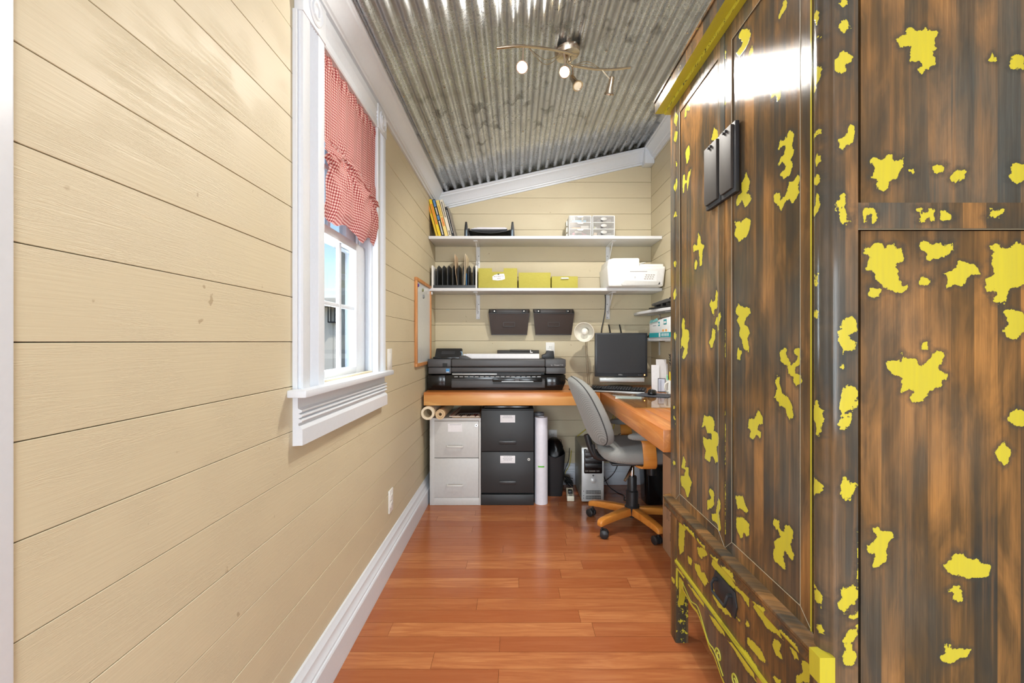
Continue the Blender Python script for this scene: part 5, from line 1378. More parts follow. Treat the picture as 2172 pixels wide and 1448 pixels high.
# outlet and adapter behind the bin, power strip and wires
duplex('wall_outlet', fx(1172, YB), YB - .0008, fz(926, YB), 'white outlet on the back wall behind the black waste bin', 'b')
solo(MB().box(fx(1164, YB), fx(1180, YB), YB - .050, YB - .012, fz(938, YB), fz(928, YB)), 'power_adapter', BLK, 'black power adapter plugged in above the waste bin', 'adapter', bevel=.003)
wire([at(1180, 932, 3.65), at(1189, 932, 3.62), at(1191, 942, 3.58), at(1189, 956, 3.58), at(1192, 975, 3.60), at(1194, 1000, 3.62)], .0022, 'adapter_cable', BLK, 'thin black cable hanging from the adapter over the bin')
ps = thing('power_strip', 'cream power strip with a black plug on the floor beside the computer', 'power strip', (.410, 3.36, 0), R(-4))
MB().box(-.026, .026, -.10, .09, .0006, .040).build('body', flat('cream_plastic', (232, 226, 204), .4), ps, bevel=.005, local=True)
MB().box(-.016, .016, -.055, -.015, .040, .064).build('plug', BLK, ps, bevel=.003, local=True)
m = MB()
for k in range(2): m.box(-.011, .011, -.092 + k * .016, -.086 + k * .016, .0395, .041)
m.build('socket_slot', INK, ps, local=True)
tg = MB()
rg = random.Random(11)
for k in range(6):
    c0 = Vector((.418, 3.50, .050)); P = []
    for j in range(9):
        a = j * 1.1 + k; P.append(c0 + Vector((.028 * math.cos(a + k), .045 * math.sin(a * 1.3), .022 * math.sin(a * .7 + k) + .015 * k * .5)))
    tg.tube(curve(P, 60), .0032, 6)
solo(tg, 'cable_tangle', BLK, 'knot of black cables on the floor behind the power strip', 'cable')
solo(MB().cbox((.41, 3.56, .075), (.05, .06, .05)), 'power_brick', flat('brown_grey', (96, 90, 80), .5), 'dark power brick lying in the cable knot', 'adapter', bevel=.004)
wire([at(1208, 950, 3.66), at(1206, 975, 3.62), at(1197, 1000, 3.60), at(1198, 1015, 3.58), (.40, 3.52, .09)], .003, 'power_cable', BLK, 'black cable dropping down the wall left of the computer')
wire([at(1212, 955, 3.665), at(1208, 985, 3.64), at(1199, 1002, 3.63), at(1202, 1012, 3.60)], .0028, 'network_cable', CABLEY, 'yellow cable hanging to the left of the computer')
wire([(.50, 3.60, .405), at(1243, 910, 3.64), at(1252, 902, 3.65), at(1275, 905, 3.66), at(1296, 893, 3.66), at(1302, 878, 3.62)], .0032, 'network_cable', CABLEY, 'yellow cable arching from the computer up towards the desk')
wire([at(1288, 912, 3.64), at(1300, 909, 3.64), at(1304, 893, 3.62), at(1306, 880, 3.60)], .0032, 'network_cable', CABLEY, 'second yellow cable under the desk behind the chair')
wire([at(1282, 942, 3.50), at(1300, 930, 3.60), at(1318, 917, 3.62), at(1330, 900, 3.62)], .003, 'power_cable', BLK, 'black cable rising behind the chair seat to the desk')
wire([(.66, 3.52, .20), (.72, 3.50, .05), (.78, 3.45, .006), (.82, 3.38, .005), (.80, 3.28, .005), (.86, 3.22, .005)], .0032, 'power_cable', BLK, 'black cable lying on the floor behind the chair column')
wire([(.88, 3.62, .42), (.86, 3.63, .28), (.80, 3.60, .12), (.70, 3.56, .05), (.66, 3.50, .10)], .003, 'power_cable', BLK, 'black cable looping down the back wall behind the chair')

# computer tower
pc = thing('computer_tower', 'silver and black desktop computer tower on the floor under the desk', 'computer', (.556, 3.43, 0), 0)
x0, x1, yf, yb, h = .477, .638, 3.222, 3.612, .400
MB().box(x0 + .004, x1 - .004, yf + .018, yb, .006, h).build('case', flat('tower_grey', (150, 148, 138), .38, .5), pc, bevel=.006)
MB().prism([(yf + .02, .008), (yf + .004, .012), (yf, .05), (yf - .004, .20), (yf - .002, .36), (yf + .006, h - .002), (yf + .02, h + .002)], x0, x1, 'x').build('front_cover', SILVER, pc, bevel=.007)
MB().box(x0 + .016, x1 - .012, yf - .008, yf + .01, .215, .392).build('drive_bay', GLOSSBLK, pc, bevel=.010, seg=3)
m = MB()
for z in (.350, .312, .274): m.box(x0 + .024, x1 - .018, yf - .0105, yf - .006, z - .0155, z + .0155)
m.build('drive_door', flat('bay_black', (30, 31, 33), .35), pc, bevel=.002)
m = MB()
for k, x in enumerate((.030, .042, .110, .122)): m.cyl((x0 + x, yf - .0075, .236), (x0 + x, yf - .0115, .236), .0055, n=12)
m.box(x0 + .052, x0 + .098, yf - .011, yf - .0075, .231, .241).build('front_port', flat('port_metal', (120, 116, 110), .3, .6), pc)
MB().lathe([(.020, 0), (.020, .003), (.016, .006), (.001, .008)], Matrix.Translation((x0 + .083, yf - .0035, .166)) @ Matrix.Rotation(PI / 2, 4, 'X'), 24).build('badge', flat('badge_silver', (206, 208, 208), .4, .3), pc)
MB().cyl((x0 + .083, yf - .002, .203), (x0 + .083, yf - .006, .203), .0065, n=14).build('power_button', flat('button_dark', (84, 84, 84), .3), pc)
for z in (.083, .044):
    o = MB().box(x0 + .030, x1 - .022, yf - .003, yf + .004, z - .0135, z + .0135).build('vent', flat('vent_dark', (92, 94, 92), .5), pc, bevel=.004)
    m = MB()
    for k in range(9): m.box(x0 + .035 + k * .0115, x0 + .0365 + k * .0115, yf - .0045, yf - .002, z - .011, z + .011)
    m.box(x0 + .032, x1 - .024, yf - .0045, yf - .002, z - .001, z + .001).build('grille', SILVER, o)
for z in (.090, .058, .040): MB().cyl((x0 + .014, yf - .001, z), (x0 + .014, yf - .0045, z), .0035, n=8).build('sticker', flat('sticker_mix', (120, 120, 126), .4), pc)

# cardboard box by the wardrobe
cb = thing('cardboard_box', 'tall brown cardboard box standing on the floor behind the wardrobe', 'box', (.955, 2.30, 0))
MB().box(.834, 1.075, 2.06, 2.535, .0006, .534).build('carton', CARD, cb, bevel=.002)
m = MB()
for k in range(4): m.box(.8332, .8345, 2.34 + .022 * k, 2.347 + .022 * k, .09, .17 - .012 * k)
m.prism([(2.36, .200), (2.40, .200), (2.40, .225), (2.415, .225), (2.38, .262), (2.345, .225), (2.36, .225)], .8332, .8345, 'x')
m.box(.8332, .8345, 2.43, 2.435, .19, .25).box(.8332, .8345, 2.455, 2.46, .19, .25)
m.build('printed_mark', flat('brown_ink', (104, 78, 60), .8), cb)
solo(MB().cbox((.826, 2.27, .545), (.003, .10, .17)), 'foam_board', PAPER, 'white card tucked beside the cardboard box under the desk', 'card')

# ================================================================== OFFICE CHAIR (built facing +x)
ch = thing('office_chair', 'grey tweed swivel chair with honey wooden arms and star base', 'chair', (.735, 2.82, 0), 0)
def LB(): return MB()
# seat and back are soft closed cushions
sm = Matrix.Rotation(R(2), 3, 'Y')
seat = MB().ell((.03, 0, .493), (.245, .245, .056), 40, 20, .55).build('seat', TWEED, ch, local=True, angle=80)
for v in seat.data.vertices: v.co.z -= .10 * max(0, v.co.x - .16) + .015 * (1 - (v.co.y / .25) ** 2) * (1 if v.co.z > .50 else 0)
MB().cbox((.03, 0, .443), (.40, .40, .014)).build('seat_pan', BLK, ch, bevel=.006, local=True)
back = MB(); rings = []
for i in range(25):
    t_ = -1 + 2 * i / 24; z = .735 + .212 * t_
    w = .218 * (1 - abs(t_) ** 5) ** .5 * (1 - .12 * max(0, t_)) + .004
    th = .052 * (1 - abs(t_) ** 4) ** .5 + .003
    cx0 = -.262 - .085 * (t_ + .15) - .012 * t_ * t_
    rr = []
    for k in range(36):
        a = 2 * PI * k / 36; ca, sa = math.cos(a), math.sin(a)
        x = math.copysign(abs(ca) ** .8, ca) * th; y = math.copysign(abs(sa) ** .6, sa) * w
        x += .05 * (abs(y) / .22) ** 2 - .008
        rr.append((cx0 + x + (.012 if ca > 0 else 0), y, z))
    rings.append(rr)
back.rings(rings).build('backrest', TWEED, ch, local=True, angle=85)
m = MB()
for s in (-1, 1):
    pts = []
    for i in range(25):
        t_ = -1 + 2 * i / 24; z = .735 + .212 * t_
        w = .218 * (1 - abs(t_) ** 5) ** .5 * (1 - .12 * max(0, t_)) + .0045
        pts.append((-.262 - .085 * (t_ + .15) - .012 * t_ * t_ + .042 * (w / .22) ** 2 - .012, s * (w - .0015), z))
    m.tube(pts, .0035, 6)
m.build('seam_piping', flat('dark_piping', (66, 66, 66), .9), ch, local=True)
MB().tube(curve([(-.285, 0, .58), (-.250, 0, .47), (-.20, 0, .435), (-.05, 0, .430)], 14), .020, 10).build('back_bar', BLK, ch, local=True)
MB().tube(curve([(-.262, -.10, .540), (-.245, -.10, .475), (-.205, -.10, .450)], 10), .010, 8).build('back_bracket', BLK, ch, local=True)
for s in (-1, 1):                                    # bent-plywood arms with upholstered pads
    y = s * .262
    P = curve([(.00, s * .17, .438), (.02, s * .225, .436), (.035, y, .452), (.030, y + s * .006, .54), (.025, y, .588), (.02, y - s * .012, .600)], 24)
    rings = []
    for i, p in enumerate(P):
        d = (P[min(i + 1, len(P) - 1)] - P[max(i - 1, 0)]).normalized(); nrm = Vector((1, 0, 0)).cross(d).normalized()
        w, h_ = .038, .006
        rings.append([p + Vector((-w, 0, 0)) - nrm * h_, p + Vector((w, 0, 0)) - nrm * h_, p + Vector((w, 0, 0)) + nrm * h_, p + Vector((-w, 0, 0)) + nrm * h_])
    a = MB().rings(rings).build('armrest', BEECH, ch, local=True, bevel=.0022)
    MB().ell((.035, y - s * .012, .618), (.125, .030, .021), 26, 12, .7).build('arm_pad', TWEED, a, local=True, angle=80)
MB().lathe([(.001, .060), (.018, .062), (.020, .085), (.040, .090), (.046, .130), (.037, .140), (.037, .225), (.029, .232), (.029, .315), (.027, .320)], None, 26, caps=True).build('column', BLK, ch, local=True)
MB().cyl((0, 0, .318), (0, 0, .437), .0145, n=16).build('gas_rod', CHROME, ch, local=True)
MB().tube(curve([(-.01, -.02, .425), (-.02, -.07, .400), (-.045, -.10, .365), (-.075, -.12, .325)], 12), [.006] * 6 + [.009] * 7, 8).build('height_lever', NICKEL, ch, local=True)
MB().cyl((.105, -.06, .432), (.105, -.06, .345), .030, .027, n=18).build('tension_knob', BLK, ch, local=True)
MB().box(-.07, .12, -.06, .06, .418, .437).build('mechanism', BLK, ch, bevel=.006, local=True)
caster0 = None
for k in range(5):
    an = R(219.8 - 4 + 72 * k); dx, dy = math.cos(an), math.sin(an)
    m4 = Matrix.Rotation(an, 4, 'Z')
    rings = []
    for r_, zt_, zb_, w in ((.030, .128, .080, .022), (.12, .126, .083, .022), (.22, .119, .080, .0215), (.268, .113, .076, .0205), (.290, .106, .072, .019), (.298, .094, .074, .015)):
        rings.append([m4 @ Vector((r_, -w, zb_)), m4 @ Vector((r_, w, zb_)), m4 @ Vector((r_, w, zt_)), m4 @ Vector((r_, -w, zt_))])
    lg = MB().rings(rings).build('base_leg', BEECH, ch, bevel=.004, local=True)
    c = Vector((dx * .272, dy * .272, .0))
    sw = an + R(40 + 55 * k); ax = Vector((math.cos(sw), math.sin(sw), 0)); tr = Vector((-math.sin(sw), math.cos(sw), 0)) * .014
    m = MB().cyl(c + Vector((0, 0, .045)), c + Vector((0, 0, .076)), .006, n=10)
    for s in (-1, 1): m.tube([c + tr + ax * s * .004 + Vector((0, 0, .0262)), c + tr + ax * s * .008 + Vector((0, 0, .0262)), c + tr + ax * s * .021 + Vector((0, 0, .0262)), c + tr + ax * s * .025 + Vector((0, 0, .0262))], [.020, .0258, .0258, .020], 20)
    m.cbox(c + tr * .5 + Vector((0, 0, .040)), (.010, .034, .018), (0, 0, sw))
    m.build('caster', BLK, lg, local=True)

# ================================================================== SHELVES
SF, SB = 3.390, 3.672                          # front and back of the long shelves
ST1, ST2 = 1.964, 1.570                        # their top faces
def bracket(parent, x, zt, drop, side):
    m = MB().box(x - .016, x + .016, YB - .0095, YB - .002, zt - drop, zt - .001)          # leg on the wall
    m.box(x - .016, x + .016, SF + .05, YB - .002, zt - .006, zt - .0005)                   # arm under the board
    o = m.build('bracket', SHELFW, parent, bevel=.001)
    s = .0
    MB().prism([(YB - .012, zt - drop + .055), (YB - .004, zt - drop + .035), (SF + .10, zt - .0065), (SF + .115, zt - .0065)], x - .003, x + .003, 'x').build('brace', SHELFW, o)
    m = MB()
    for dz in (drop - .012, drop - .06, drop - .12): m.cyl((x + side * .006, YB - .0098, zt - dz), (x + side * .006, YB - .013, zt - dz), .0045, n=8)
    m.build('screw', flat('screw_steel', (150, 152, 152), .4, .6), o)
def shelf(z, label):
    t = thing('wall_shelf', label, 'shelf', (.23, 3.53, z - .022))
    MB().box(XL + .002, 1.112, SF, SB, z - .022, z).build('board', SHELFW, t, bevel=.002)
    for x, sd in ((fx(1014, YB), 1), (fx(1289, YB), -1)): bracket(t, x, z - .022, .200, sd)
    return t
shelf(ST1, 'long white upper wall shelf holding books and drawer boxes')
shelf(ST2, 'long white lower wall shelf holding lime boxes and a printer')
wire([(.735, 3.665, 1.548), (.733, 3.64, 1.50), (.728, 3.63, 1.42), (.715, 3.63, 1.34), (.70, 3.63, 1.27), (.695, 3.645, 1.165)], .0042, 'power_cable', BLK, 'black cable hanging from the lower shelf down behind the monitor')

# ------------------------------------------------------------------ books leaning on the left wall
def book(px_l, px_r, py_top, lean, mat, label, deco, k, d=.20):
    "a leaning book: px_l..px_r is its foot on the shelf, spine towards the room"
    y0 = SF + .02
    a, b = fx(px_l, y0), fx(px_r, y0); w = (b - a) * math.cos(R(lean)); hh = (fz(py_top, y0) - ST1 - .006) / math.cos(R(lean))
    t = thing('book', label, 'book', (a, y0 + d / 2, ST1 + .0008), 0, 'books leaning at the left end of the top shelf')
    rot = Matrix.Translation((a + .5 * w * 0, 0, ST1 + .0008 + w * math.sin(R(lean)))) @ Matrix.Rotation(-R(lean), 4, 'Y')
    rot = Matrix.Translation((a, 0, ST1 + .0010)) @ Matrix.Rotation(-R(lean), 4, 'Y')
    def BX(m, u0, u1, v0, v1, z0, z1): return m.box(u0, u1, v0, v1, z0, z1, rot)
    c = .0012
    m = BX(MB(), 0, c, y0, y0 + d, 0, hh); BX(m, w - c, w, y0, y0 + d, 0, hh); BX(m, 0, w, y0, y0 + c, 0, hh)
    m.build('cover', mat, t)
    BX(MB(), c, w - c, y0 + c, y0 + d - .004, .003, hh - .003).build('pages', flat('book_pages', (232, 224, 204), .8), t)
    for nm, mt, u0, u1, z0, z1, n in deco:
        m = MB()
        for q in range(n):
            z = z0 + (z1 - z0) * q / n; z2 = z + (z1 - z0) / n * (.72 if n > 1 else 1)
            BX(m, w * u0, w * u1, y0 - .0006, y0 + .0002, hh * z, hh * z2)
        m.build(nm, mt, t)
DK = flat('book_black', (26, 28, 32), .4); CRM = flat('book_cream', (226, 218, 198), .5); ORL = flat('orange_letter', (222, 110, 52), .5); PB_ = flat('book_blue', (86, 132, 184), .5)
PRT = flat('book_print', (96, 90, 84), .6); WHT = flat('white_print', (226, 226, 222), .5)
book(924.5, 929.4, 422, 15.2, flat('book_mustard', (220, 186, 52), .45), 'mustard yellow book nearest the left wall on the top shelf', [('lettering', ORL, .25, .75, .62, .90, 10)], 0)
book(929.8, 936.6, 422, 15.0, YEL, 'bright yellow book with orange lettering on the top shelf', [('lettering', ORL, .2, .8, .32, .88, 16)], 1)
book(937.0, 943.2, 422, 14.8, DK, 'black book with blue panels and white lettering on the spine', [('blue_panel', PB_, .12, .9, .80, .98, 1), ('blue_panel', PB_, .12, .9, .44, .56, 1), ('lettering', WHT, .3, .75, .58, .78, 7), ('lettering', WHT, .3, .75, .04, .42, 11)], 2)
book(943.6, 951.2, 424, 14.6, flat('book_tan', (232, 208, 128), .5), 'pale yellow book with orange lettering beside the black and blue one', [('lettering', ORL, .25, .8, .28, .52, 8), ('lettering', flat('tan_print', (196, 160, 60), .5), .3, .7, .56, .86, 10)], 3)
book(951.6, 958.8, 423, 14.4, CRM, 'cream book with grey lettering on the top shelf', [('lettering', PRT, .3, .7, .52, .95, 14), ('lettering', PRT, .3, .75, .03, .16, 4)], 4)
book(959.2, 963.6, 438, 14.2, DK, 'short thin black book leaning behind the cream one', [('lettering', WHT, .35, .65, .12, .9, 16)], 5)
book(964.0, 966.4, 437, 14.0, flat('book_grey', (158, 150, 140), .6), 'thin grey booklet at the right end of the leaning books', [], 6)

# ------------------------------------------------------------------ letter tray
LTX0, LTX1, LY0, LY1 = -.392, -.006, 3.43, 3.66
lt = thing('letter_tray', 'black letter tray with steel risers and papers on the top shelf', 'tray', (-.2, 3.54, ST1))
m = MB(); n = 16; rings = []
for j, y in enumerate((LY0, LY0 + .02, LY1)):
    r1_ = []; 
    for i in range(n + 1):
        u = i / n; x = LTX0 + .028 + (LTX1 - LTX0 - .056) * u
        r1_.append((x, y, ST1 + .060 - .026 * math.sin(u * PI) ** .8 * (1.0 if j == 0 else .55)))
    rings.append(r1_ + [(p[0], p[1], p[2] - .004) for p in reversed(r1_)])
m.rings(rings).build('deck', BLK, lt, angle=50)
MB().box(LTX0 + .03, LTX1 - .03, LY0 + .03, LY1, ST1 + .001, ST1 + .016).build('lower_deck', GLOSSBLK, lt)
for s, x in ((1, LTX0), (-1, LTX1)):
    for y in (LY0, LY1 - .03):
        MB().prism([(x, ST1 + .001), (x + s * .030, ST1 + .001), (x + s * .028, ST1 + .066), (x + s * .022, ST1 + .118), (x + s * .008, ST1 + .118), (x + s * .002, ST1 + .062)], y, y + .016, 'y').build('riser', BLK, lt, bevel=.002)
        MB().prism([(x + s * .014, ST1 + .006), (x + s * .022, ST1 + .006), (x + s * .020, ST1 + .055), (x + s * .015, ST1 + .056)], y - .002, y, 'y').build('steel_inlay', flat('steel_blue', (128, 150, 166), .3, .4), lt)
    MB().box(min(x + s * .004, x + s * .012), max(x + s * .004, x + s * .012), LY0, LY1, ST1 + .054, ST1 + .070).build('side_rail', BLK, lt, bevel=.002)
for k, (a, b, z) in enumerate(((.05, .06, .0665), (.065, .05, .0700), (.055, .08, .0735), (.09, .075, .0770))):
    solo(MB().cbox(((LTX0 + LTX1) / 2 + .006 * (k - 1), 3.545, ST1 + z), (LTX1 - LTX0 - a - b, .20, .0028), (0, 0, .01 * (k - 1))), 'paper_sheet', flat('sheet_%d' % (k % 2), ((232, 232, 240), (222, 220, 232))[k % 2], .7),
         ['lowest sheet of paper in the black letter tray', 'second sheet from the bottom in the letter tray', 'third sheet from the bottom in the letter tray', 'topmost sheet of paper in the letter tray'][k], 'paper', 'papers in the letter tray')

# ------------------------------------------------------------------ small drawer units
CLEAR = FROSTCLEAR
def drawer_unit(x0, x1, y0, label, contents, oval):
    zt = ST1 + .166; y1 = y0 + .19
    t = thing('drawer_unit', label, 'drawers', ((x0 + x1) / 2, (y0 + y1) / 2, ST1))
    w = .005
    m = MB().box(x0, x0 + w, y0, y1, ST1 + .001, zt).box(x1 - w, x1, y0, y1, ST1 + .001, zt).box(x0, x1, y0, y1, zt - .006, zt).box(x0, x1, y0, y1, ST1 + .001, ST1 + .009)
    m.box(x0, x1, y1 - .003, y1, ST1 + .001, zt)
    m.build('shell', PLASW, t, bevel=.0015)
    hh = (zt - .006 - ST1 - .009) / 3
    for k in range(3):
        z0 = ST1 + .009 + k * hh
        d = MB().box(x0 + w + .001, x1 - w - .001, y0 - .003, y0 - .001, z0 + .002, z0 + hh - .001).build('drawer', CLEAR, t)
        MB().box(x0 + w + .001, x1 - w - .001, y0 - .004, y1 - .01, z0 + .0005, z0 + .004).build('drawer_edge', PLASW, d)
        for col, a, b, h in contents[k]:
            MB().box(x0 + w + (x1 - x0 - 2 * w) * a, x0 + w + (x1 - x0 - 2 * w) * b, y0 + .02, y0 + .10, z0 + .005, z0 + .005 + hh * h).build('content', flat('content_%d_%d_%d' % col, col, .5), d)
        cx_ = (x0 + x1) / 2
        if oval:
            m4 = Matrix.Translation((cx_, y0 - .003, z0 + hh * .55)) @ Matrix.Rotation(PI / 2, 4, 'X') @ Matrix.Diagonal((1, .55, 1, 1))
            MB().lathe([(.022, 0), (.024, .004), (.018, .007), (.001, .006)], m4, 20).build('pull', flat('pull_grey', (196, 196, 192), .35), d)
            MB().cyl((cx_ + .002 - .016, y0 - .0025, z0 + hh * .34), (cx_ - .014, y0 - .004, z0 + hh * .34), .010, n=14).build('pull_hole', INK, d)
        else:
            MB().prism([(cx_ - .026, z0 + hh), (cx_ + .026, z0 + hh), (cx_ + .018, z0 + hh - .010), (cx_ - .018, z0 + hh - .010)], y0 - .008, y0 - .003, 'y').build('pull', flat('pull_clear', (214, 216, 210), .3), d)
    return t
SK, OR_, PK, LG, DG, GN = (122, 190, 220), (238, 166, 66), (206, 120, 140), (206, 206, 200), (92, 92, 92), (196, 206, 150)
drawer_unit(.412, .583, 3.43, 'white three-drawer box with blue, orange and pink contents on the top shelf',
            [[(PK, .15, .65, .5), ((150, 70, 96), .6, .8, .35), ((238, 230, 220), .25, .6, .72)], [(OR_, .13, .53, .28), (LG, .55, .92, .55)], [(SK, .13, .80, .40), (LG, .2, .26, .8), ((236, 226, 196), .58, .66, .85)]], False)
drawer_unit(.592, .762, 3.43, 'white three-drawer box with oval pulls and dark contents on the top shelf',
            [[((214, 190, 160), .05, .2, .5), (DG, .25, .6, .5), ((150, 150, 150), .55, .9, .4)], [(GN, .06, .12, .45), (DG, .2, .75, .5), (LG, .12, .35, .35)], [(DG, .2, .6, .5), ((150, 146, 146), .5, .9, .5)]], True)
# the first unit's drawers lean out at its left: a stack of tiny scoops on the wall side
m = MB()
for k in range(3): m.prism([(.398, ST1 + .004 + k * .05), (.411, ST1 + .002 + k * .05), (.411, ST1 + .048 + k * .05), (.397, ST1 + .040 + k * .05)], 3.50, 3.56, 'y')
solo(m, 'stacked_cups', flat('cup_clear', (214, 210, 196), .3), 'stack of small clear cups at the left of the drawer boxes', 'cups', bevel=.002)

# ------------------------------------------------------------------ file sorter on the lower shelf
fs = thing('file_sorter', 'dark grey upright file sorter with white ends on the lower shelf', 'file sorter', (-.465, 3.53, ST2))
fy0, fy1 = 3.42, 3.655; fa, fb = -.640, -.292
MB().box(fa + .012, fb - .012, fy0, fy1, ST2 + .001, ST2 + .026).build('tray', flat('charcoal', (62, 66, 70), .5), fs, bevel=.003)
for x in (fa, fb - .012):
    MB().box(x, x + .012, fy0 - .002, fy1, ST2 + .001, ST2 + .176).build('end_panel', PLASW, fs, bevel=.003)
for k in range(8):
    x = fa + .040 + k * .0395
    MB().prism([(fy0 + .012, ST2 + .02), (fy1, ST2 + .02), (fy1, ST2 + .19), (fy0 + .085, ST2 + .19), (fy0 + .012, ST2 + .158)], x, x + .0035, 'x').build('divider', flat('charcoal', (62, 66, 70), .5), fs)
def folder(x, dx, top, mat, label, bend=.0, w=.003):
    y0 = fy0 + .03
    rings = []
    for i in range(7):
        t_ = i / 6; c = x + dx * t_ + bend * math.sin(t_ * PI)
        z = ST2 + .028 + (top - .028) * t_
        rings.append([(c, y0, z), (c + w, y0, z), (c + w, fy1 - .02, z), (c, fy1 - .02, z)])
    solo(MB().rings(rings), 'folder', mat, label, 'folder', 'papers in the file sorter')
folder(-.4470, -.020, .268, flat('kraft_folder', (214, 186, 152), .7), 'kraft folder leaning left in the file sorter', -.006)
folder(-.3965, .010, .272, CREAM, 'cream envelope standing tallest near the right of the file sorter', -.001)
folder(-.3905, .012, .262, flat('beige_folder', (222, 204, 172), .7), 'beige folder right of the cream envelope in the file sorter', .002)
folder(-.3780, -.001, .12, BLUEG, 'blue label sticking up among the folders in the sorter', 0, .004)

# ------------------------------------------------------------------ woven lime boxes
def lime_box(x0, x1, h, notch, label, y0=3.405, d=.23):
    t = thing('storage_box', label, 'box', ((x0 + x1) / 2, y0 + d / 2, ST2), 0, 'lime woven boxes on the lower shelf')
    cx_ = (x0 + x1) / 2; w = .006; z0 = ST2 + .001; zt = ST2 + h
    if notch:
        n0, n1, nd = cx_ - .044, cx_ + .044, .028
        f = [(x0, z0), (x1, z0), (x1, zt), (n1, zt), (n1, zt - nd), (n0, zt - nd), (n0, zt), (x0, zt)]
    else: f = [(x0, z0), (x1, z0), (x1, zt), (x0, zt)]
    MB().prism(f, y0, y0 + w, 'y').build('front_panel', WOVEN, t, bevel=.0015)
    MB().box(x0, x0 + w, y0 + w, y0 + d, z0, zt).box(x1 - w, x1, y0 + w, y0 + d, z0, zt).box(x0, x1, y0 + d - w, y0 + d, z0, zt).box(x0, x1, y0, y0 + d, z0, z0 + .004).build('body', WOVEN, t, bevel=.0015)
    return t
a = lime_box(fx(1015, 3.42), fx(1097, 3.42), .152, True, 'largest lime woven box with a notch and a handwritten white tag')
cx_ = (fx(1015, 3.42) + fx(1097, 3.42)) / 2 + .005
MB().prism([(cx_ - .046, 1.658), (cx_ - .030, 1.670), (cx_, 1.677), (cx_ + .042, 1.680), (cx_ + .048, 1.660), (cx_ + .050, 1.640), (cx_ + .028, 1.632), (cx_ - .006, 1.628), (cx_ - .044, 1.632)], 3.4015, 3.4035, 'y').build('tag', PAPER, a)
words('PICTURES TO', .0125, 'lettering', INK, a, Matrix.Translation(rel(a, (cx_ + .002, 3.4012, 1.659))) @ FRONT @ Matrix.Rotation(R(3), 4, 'Z'))
words('SAVE', .0125, 'lettering', INK, a, Matrix.Translation(rel(a, (cx_ + .004, 3.4012, 1.643))) @ FRONT @ Matrix.Rotation(R(3), 4, 'Z'))
MB().box(cx_ - .006, cx_ + .006, 3.399, 3.4025, 1.671, 1.679).build('tag_clip', BLK, a)
lime_box(fx(1100, 3.42), fx(1167.5, 3.42), .119, False, 'middle lime woven box with a plain front')
a = lime_box(fx(1170, 3.42), fx(1225, 3.42), .090, False, 'smallest lime woven box with a white handle')
hx = (fx(1170, 3.42) + fx(1225, 3.42)) / 2
MB().tube([(hx - .026, 3.404, ST2 + .074), (hx - .026, 3.396, ST2 + .074), (hx + .026, 3.396, ST2 + .074), (hx + .026, 3.404, ST2 + .074)], .0065, 8).build('handle', PLASW, a)

# ------------------------------------------------------------------ white printer
wp = thing('desktop_printer', 'white all-in-one printer overhanging the right end of the lower shelf', 'printer', (.885, 3.46, ST2), R(0))
PY = 3.305
WP = flat('printer_white', (238, 238, 235), .35)
def ppx(a): return fx(a, PY)
def ppz(a): return fz(a, PY)
MB().prism([(ppx(1291), ST2 + .001), (ppx(1407), ST2 + .001), (ppx(1412.5), ppz(564)), (ppx(1288), ppz(562))], PY, 3.62, 'y').build('body', WP, wp, bevel=.012, seg=3)
MB().prism([(ppx(1290), ppz(563)), (ppx(1359), ppz(563)), (ppx(1359), ppz(547)), (ppx(1356), ppz(545)), (ppx(1303), ppz(545.5)), (ppx(1292), ppz(549))], PY + .03, 3.60, 'y').build('feeder', WP, wp, bevel=.006, seg=3)
MB().box(ppx(1359.5), ppx(1409), PY + .02, 3.60, ppz(564), ppz(558.5)).build('lid', WP, wp, bevel=.004)
MB().prism([(ppx(1359), ppz(556)), (ppx(1377), ppz(551.5)), (ppx(1377), ppz(550.5)), (ppx(1359), ppz(553.5))], PY + .10, PY + .26, 'y').build('paper_flap', WP, wp)
o = MB().prism([(ppx(1318), ppz(604)), (ppx(1404), ppz(604)), (ppx(1408.5), ppz(569)), (ppx(1319), ppz(572))], PY - .005, PY + .002, 'y').build('front_cover', flat('printer_grey', (224, 225, 226), .35), wp, bevel=.003)
MB().prism([(ppx(1321), ppz(598)), (ppx(1392), ppz(598)), (ppx(1394), ppz(575)), (ppx(1322), ppz(575))], PY - .0065, PY - .004, 'y').build('recess', flat('printer_light', (232, 234, 236), .4), wp)
MB().box(ppx(1336), ppx(1372), PY - .008, PY - .005, ppz(576.5), ppz(575)).build('latch', flat('latch_grey', (168, 168, 168), .5), wp)
MB().prism([(ppx(1317), ppz(602)), (ppx(1325), ppz(595)), (ppx(1399), ppz(597)), (ppx(1394), ppz(605)), (ppx(1320), ppz(606))], PY - .012, PY - .004, 'y').build('output_lip', flat('lip_grey', (206, 206, 204), .4), wp, bevel=.002)
m = MB()
for r_ in range(3):
    for c_ in range(4):
        x = 1369 + c_ * 5.2 - r_ * 1.6 + r_ * 0; z = 582.5 + r_ * 4.2
        m.box(ppx(x), ppx(x + 3.6), PY - .0075, PY - .006, ppz(z + 1.5), ppz(z))
m.build('printed_grid', flat('warm_grey_ink', (150, 136, 122), .6), wp)
MB().prism([(ppx(1394.5), ppz(603)), (ppx(1399.5), ppz(603)), (ppx(1399.5), ppz(598))], PY - .0065, PY - .004, 'y').build('corner_logo', INK, wp)
MB().box(ppx(1346), ppx(1347), PY - .0075, PY - .006, ppz(590.5), ppz(586)).build('mark', flat('latch_grey', (168, 168, 168), .5), wp)

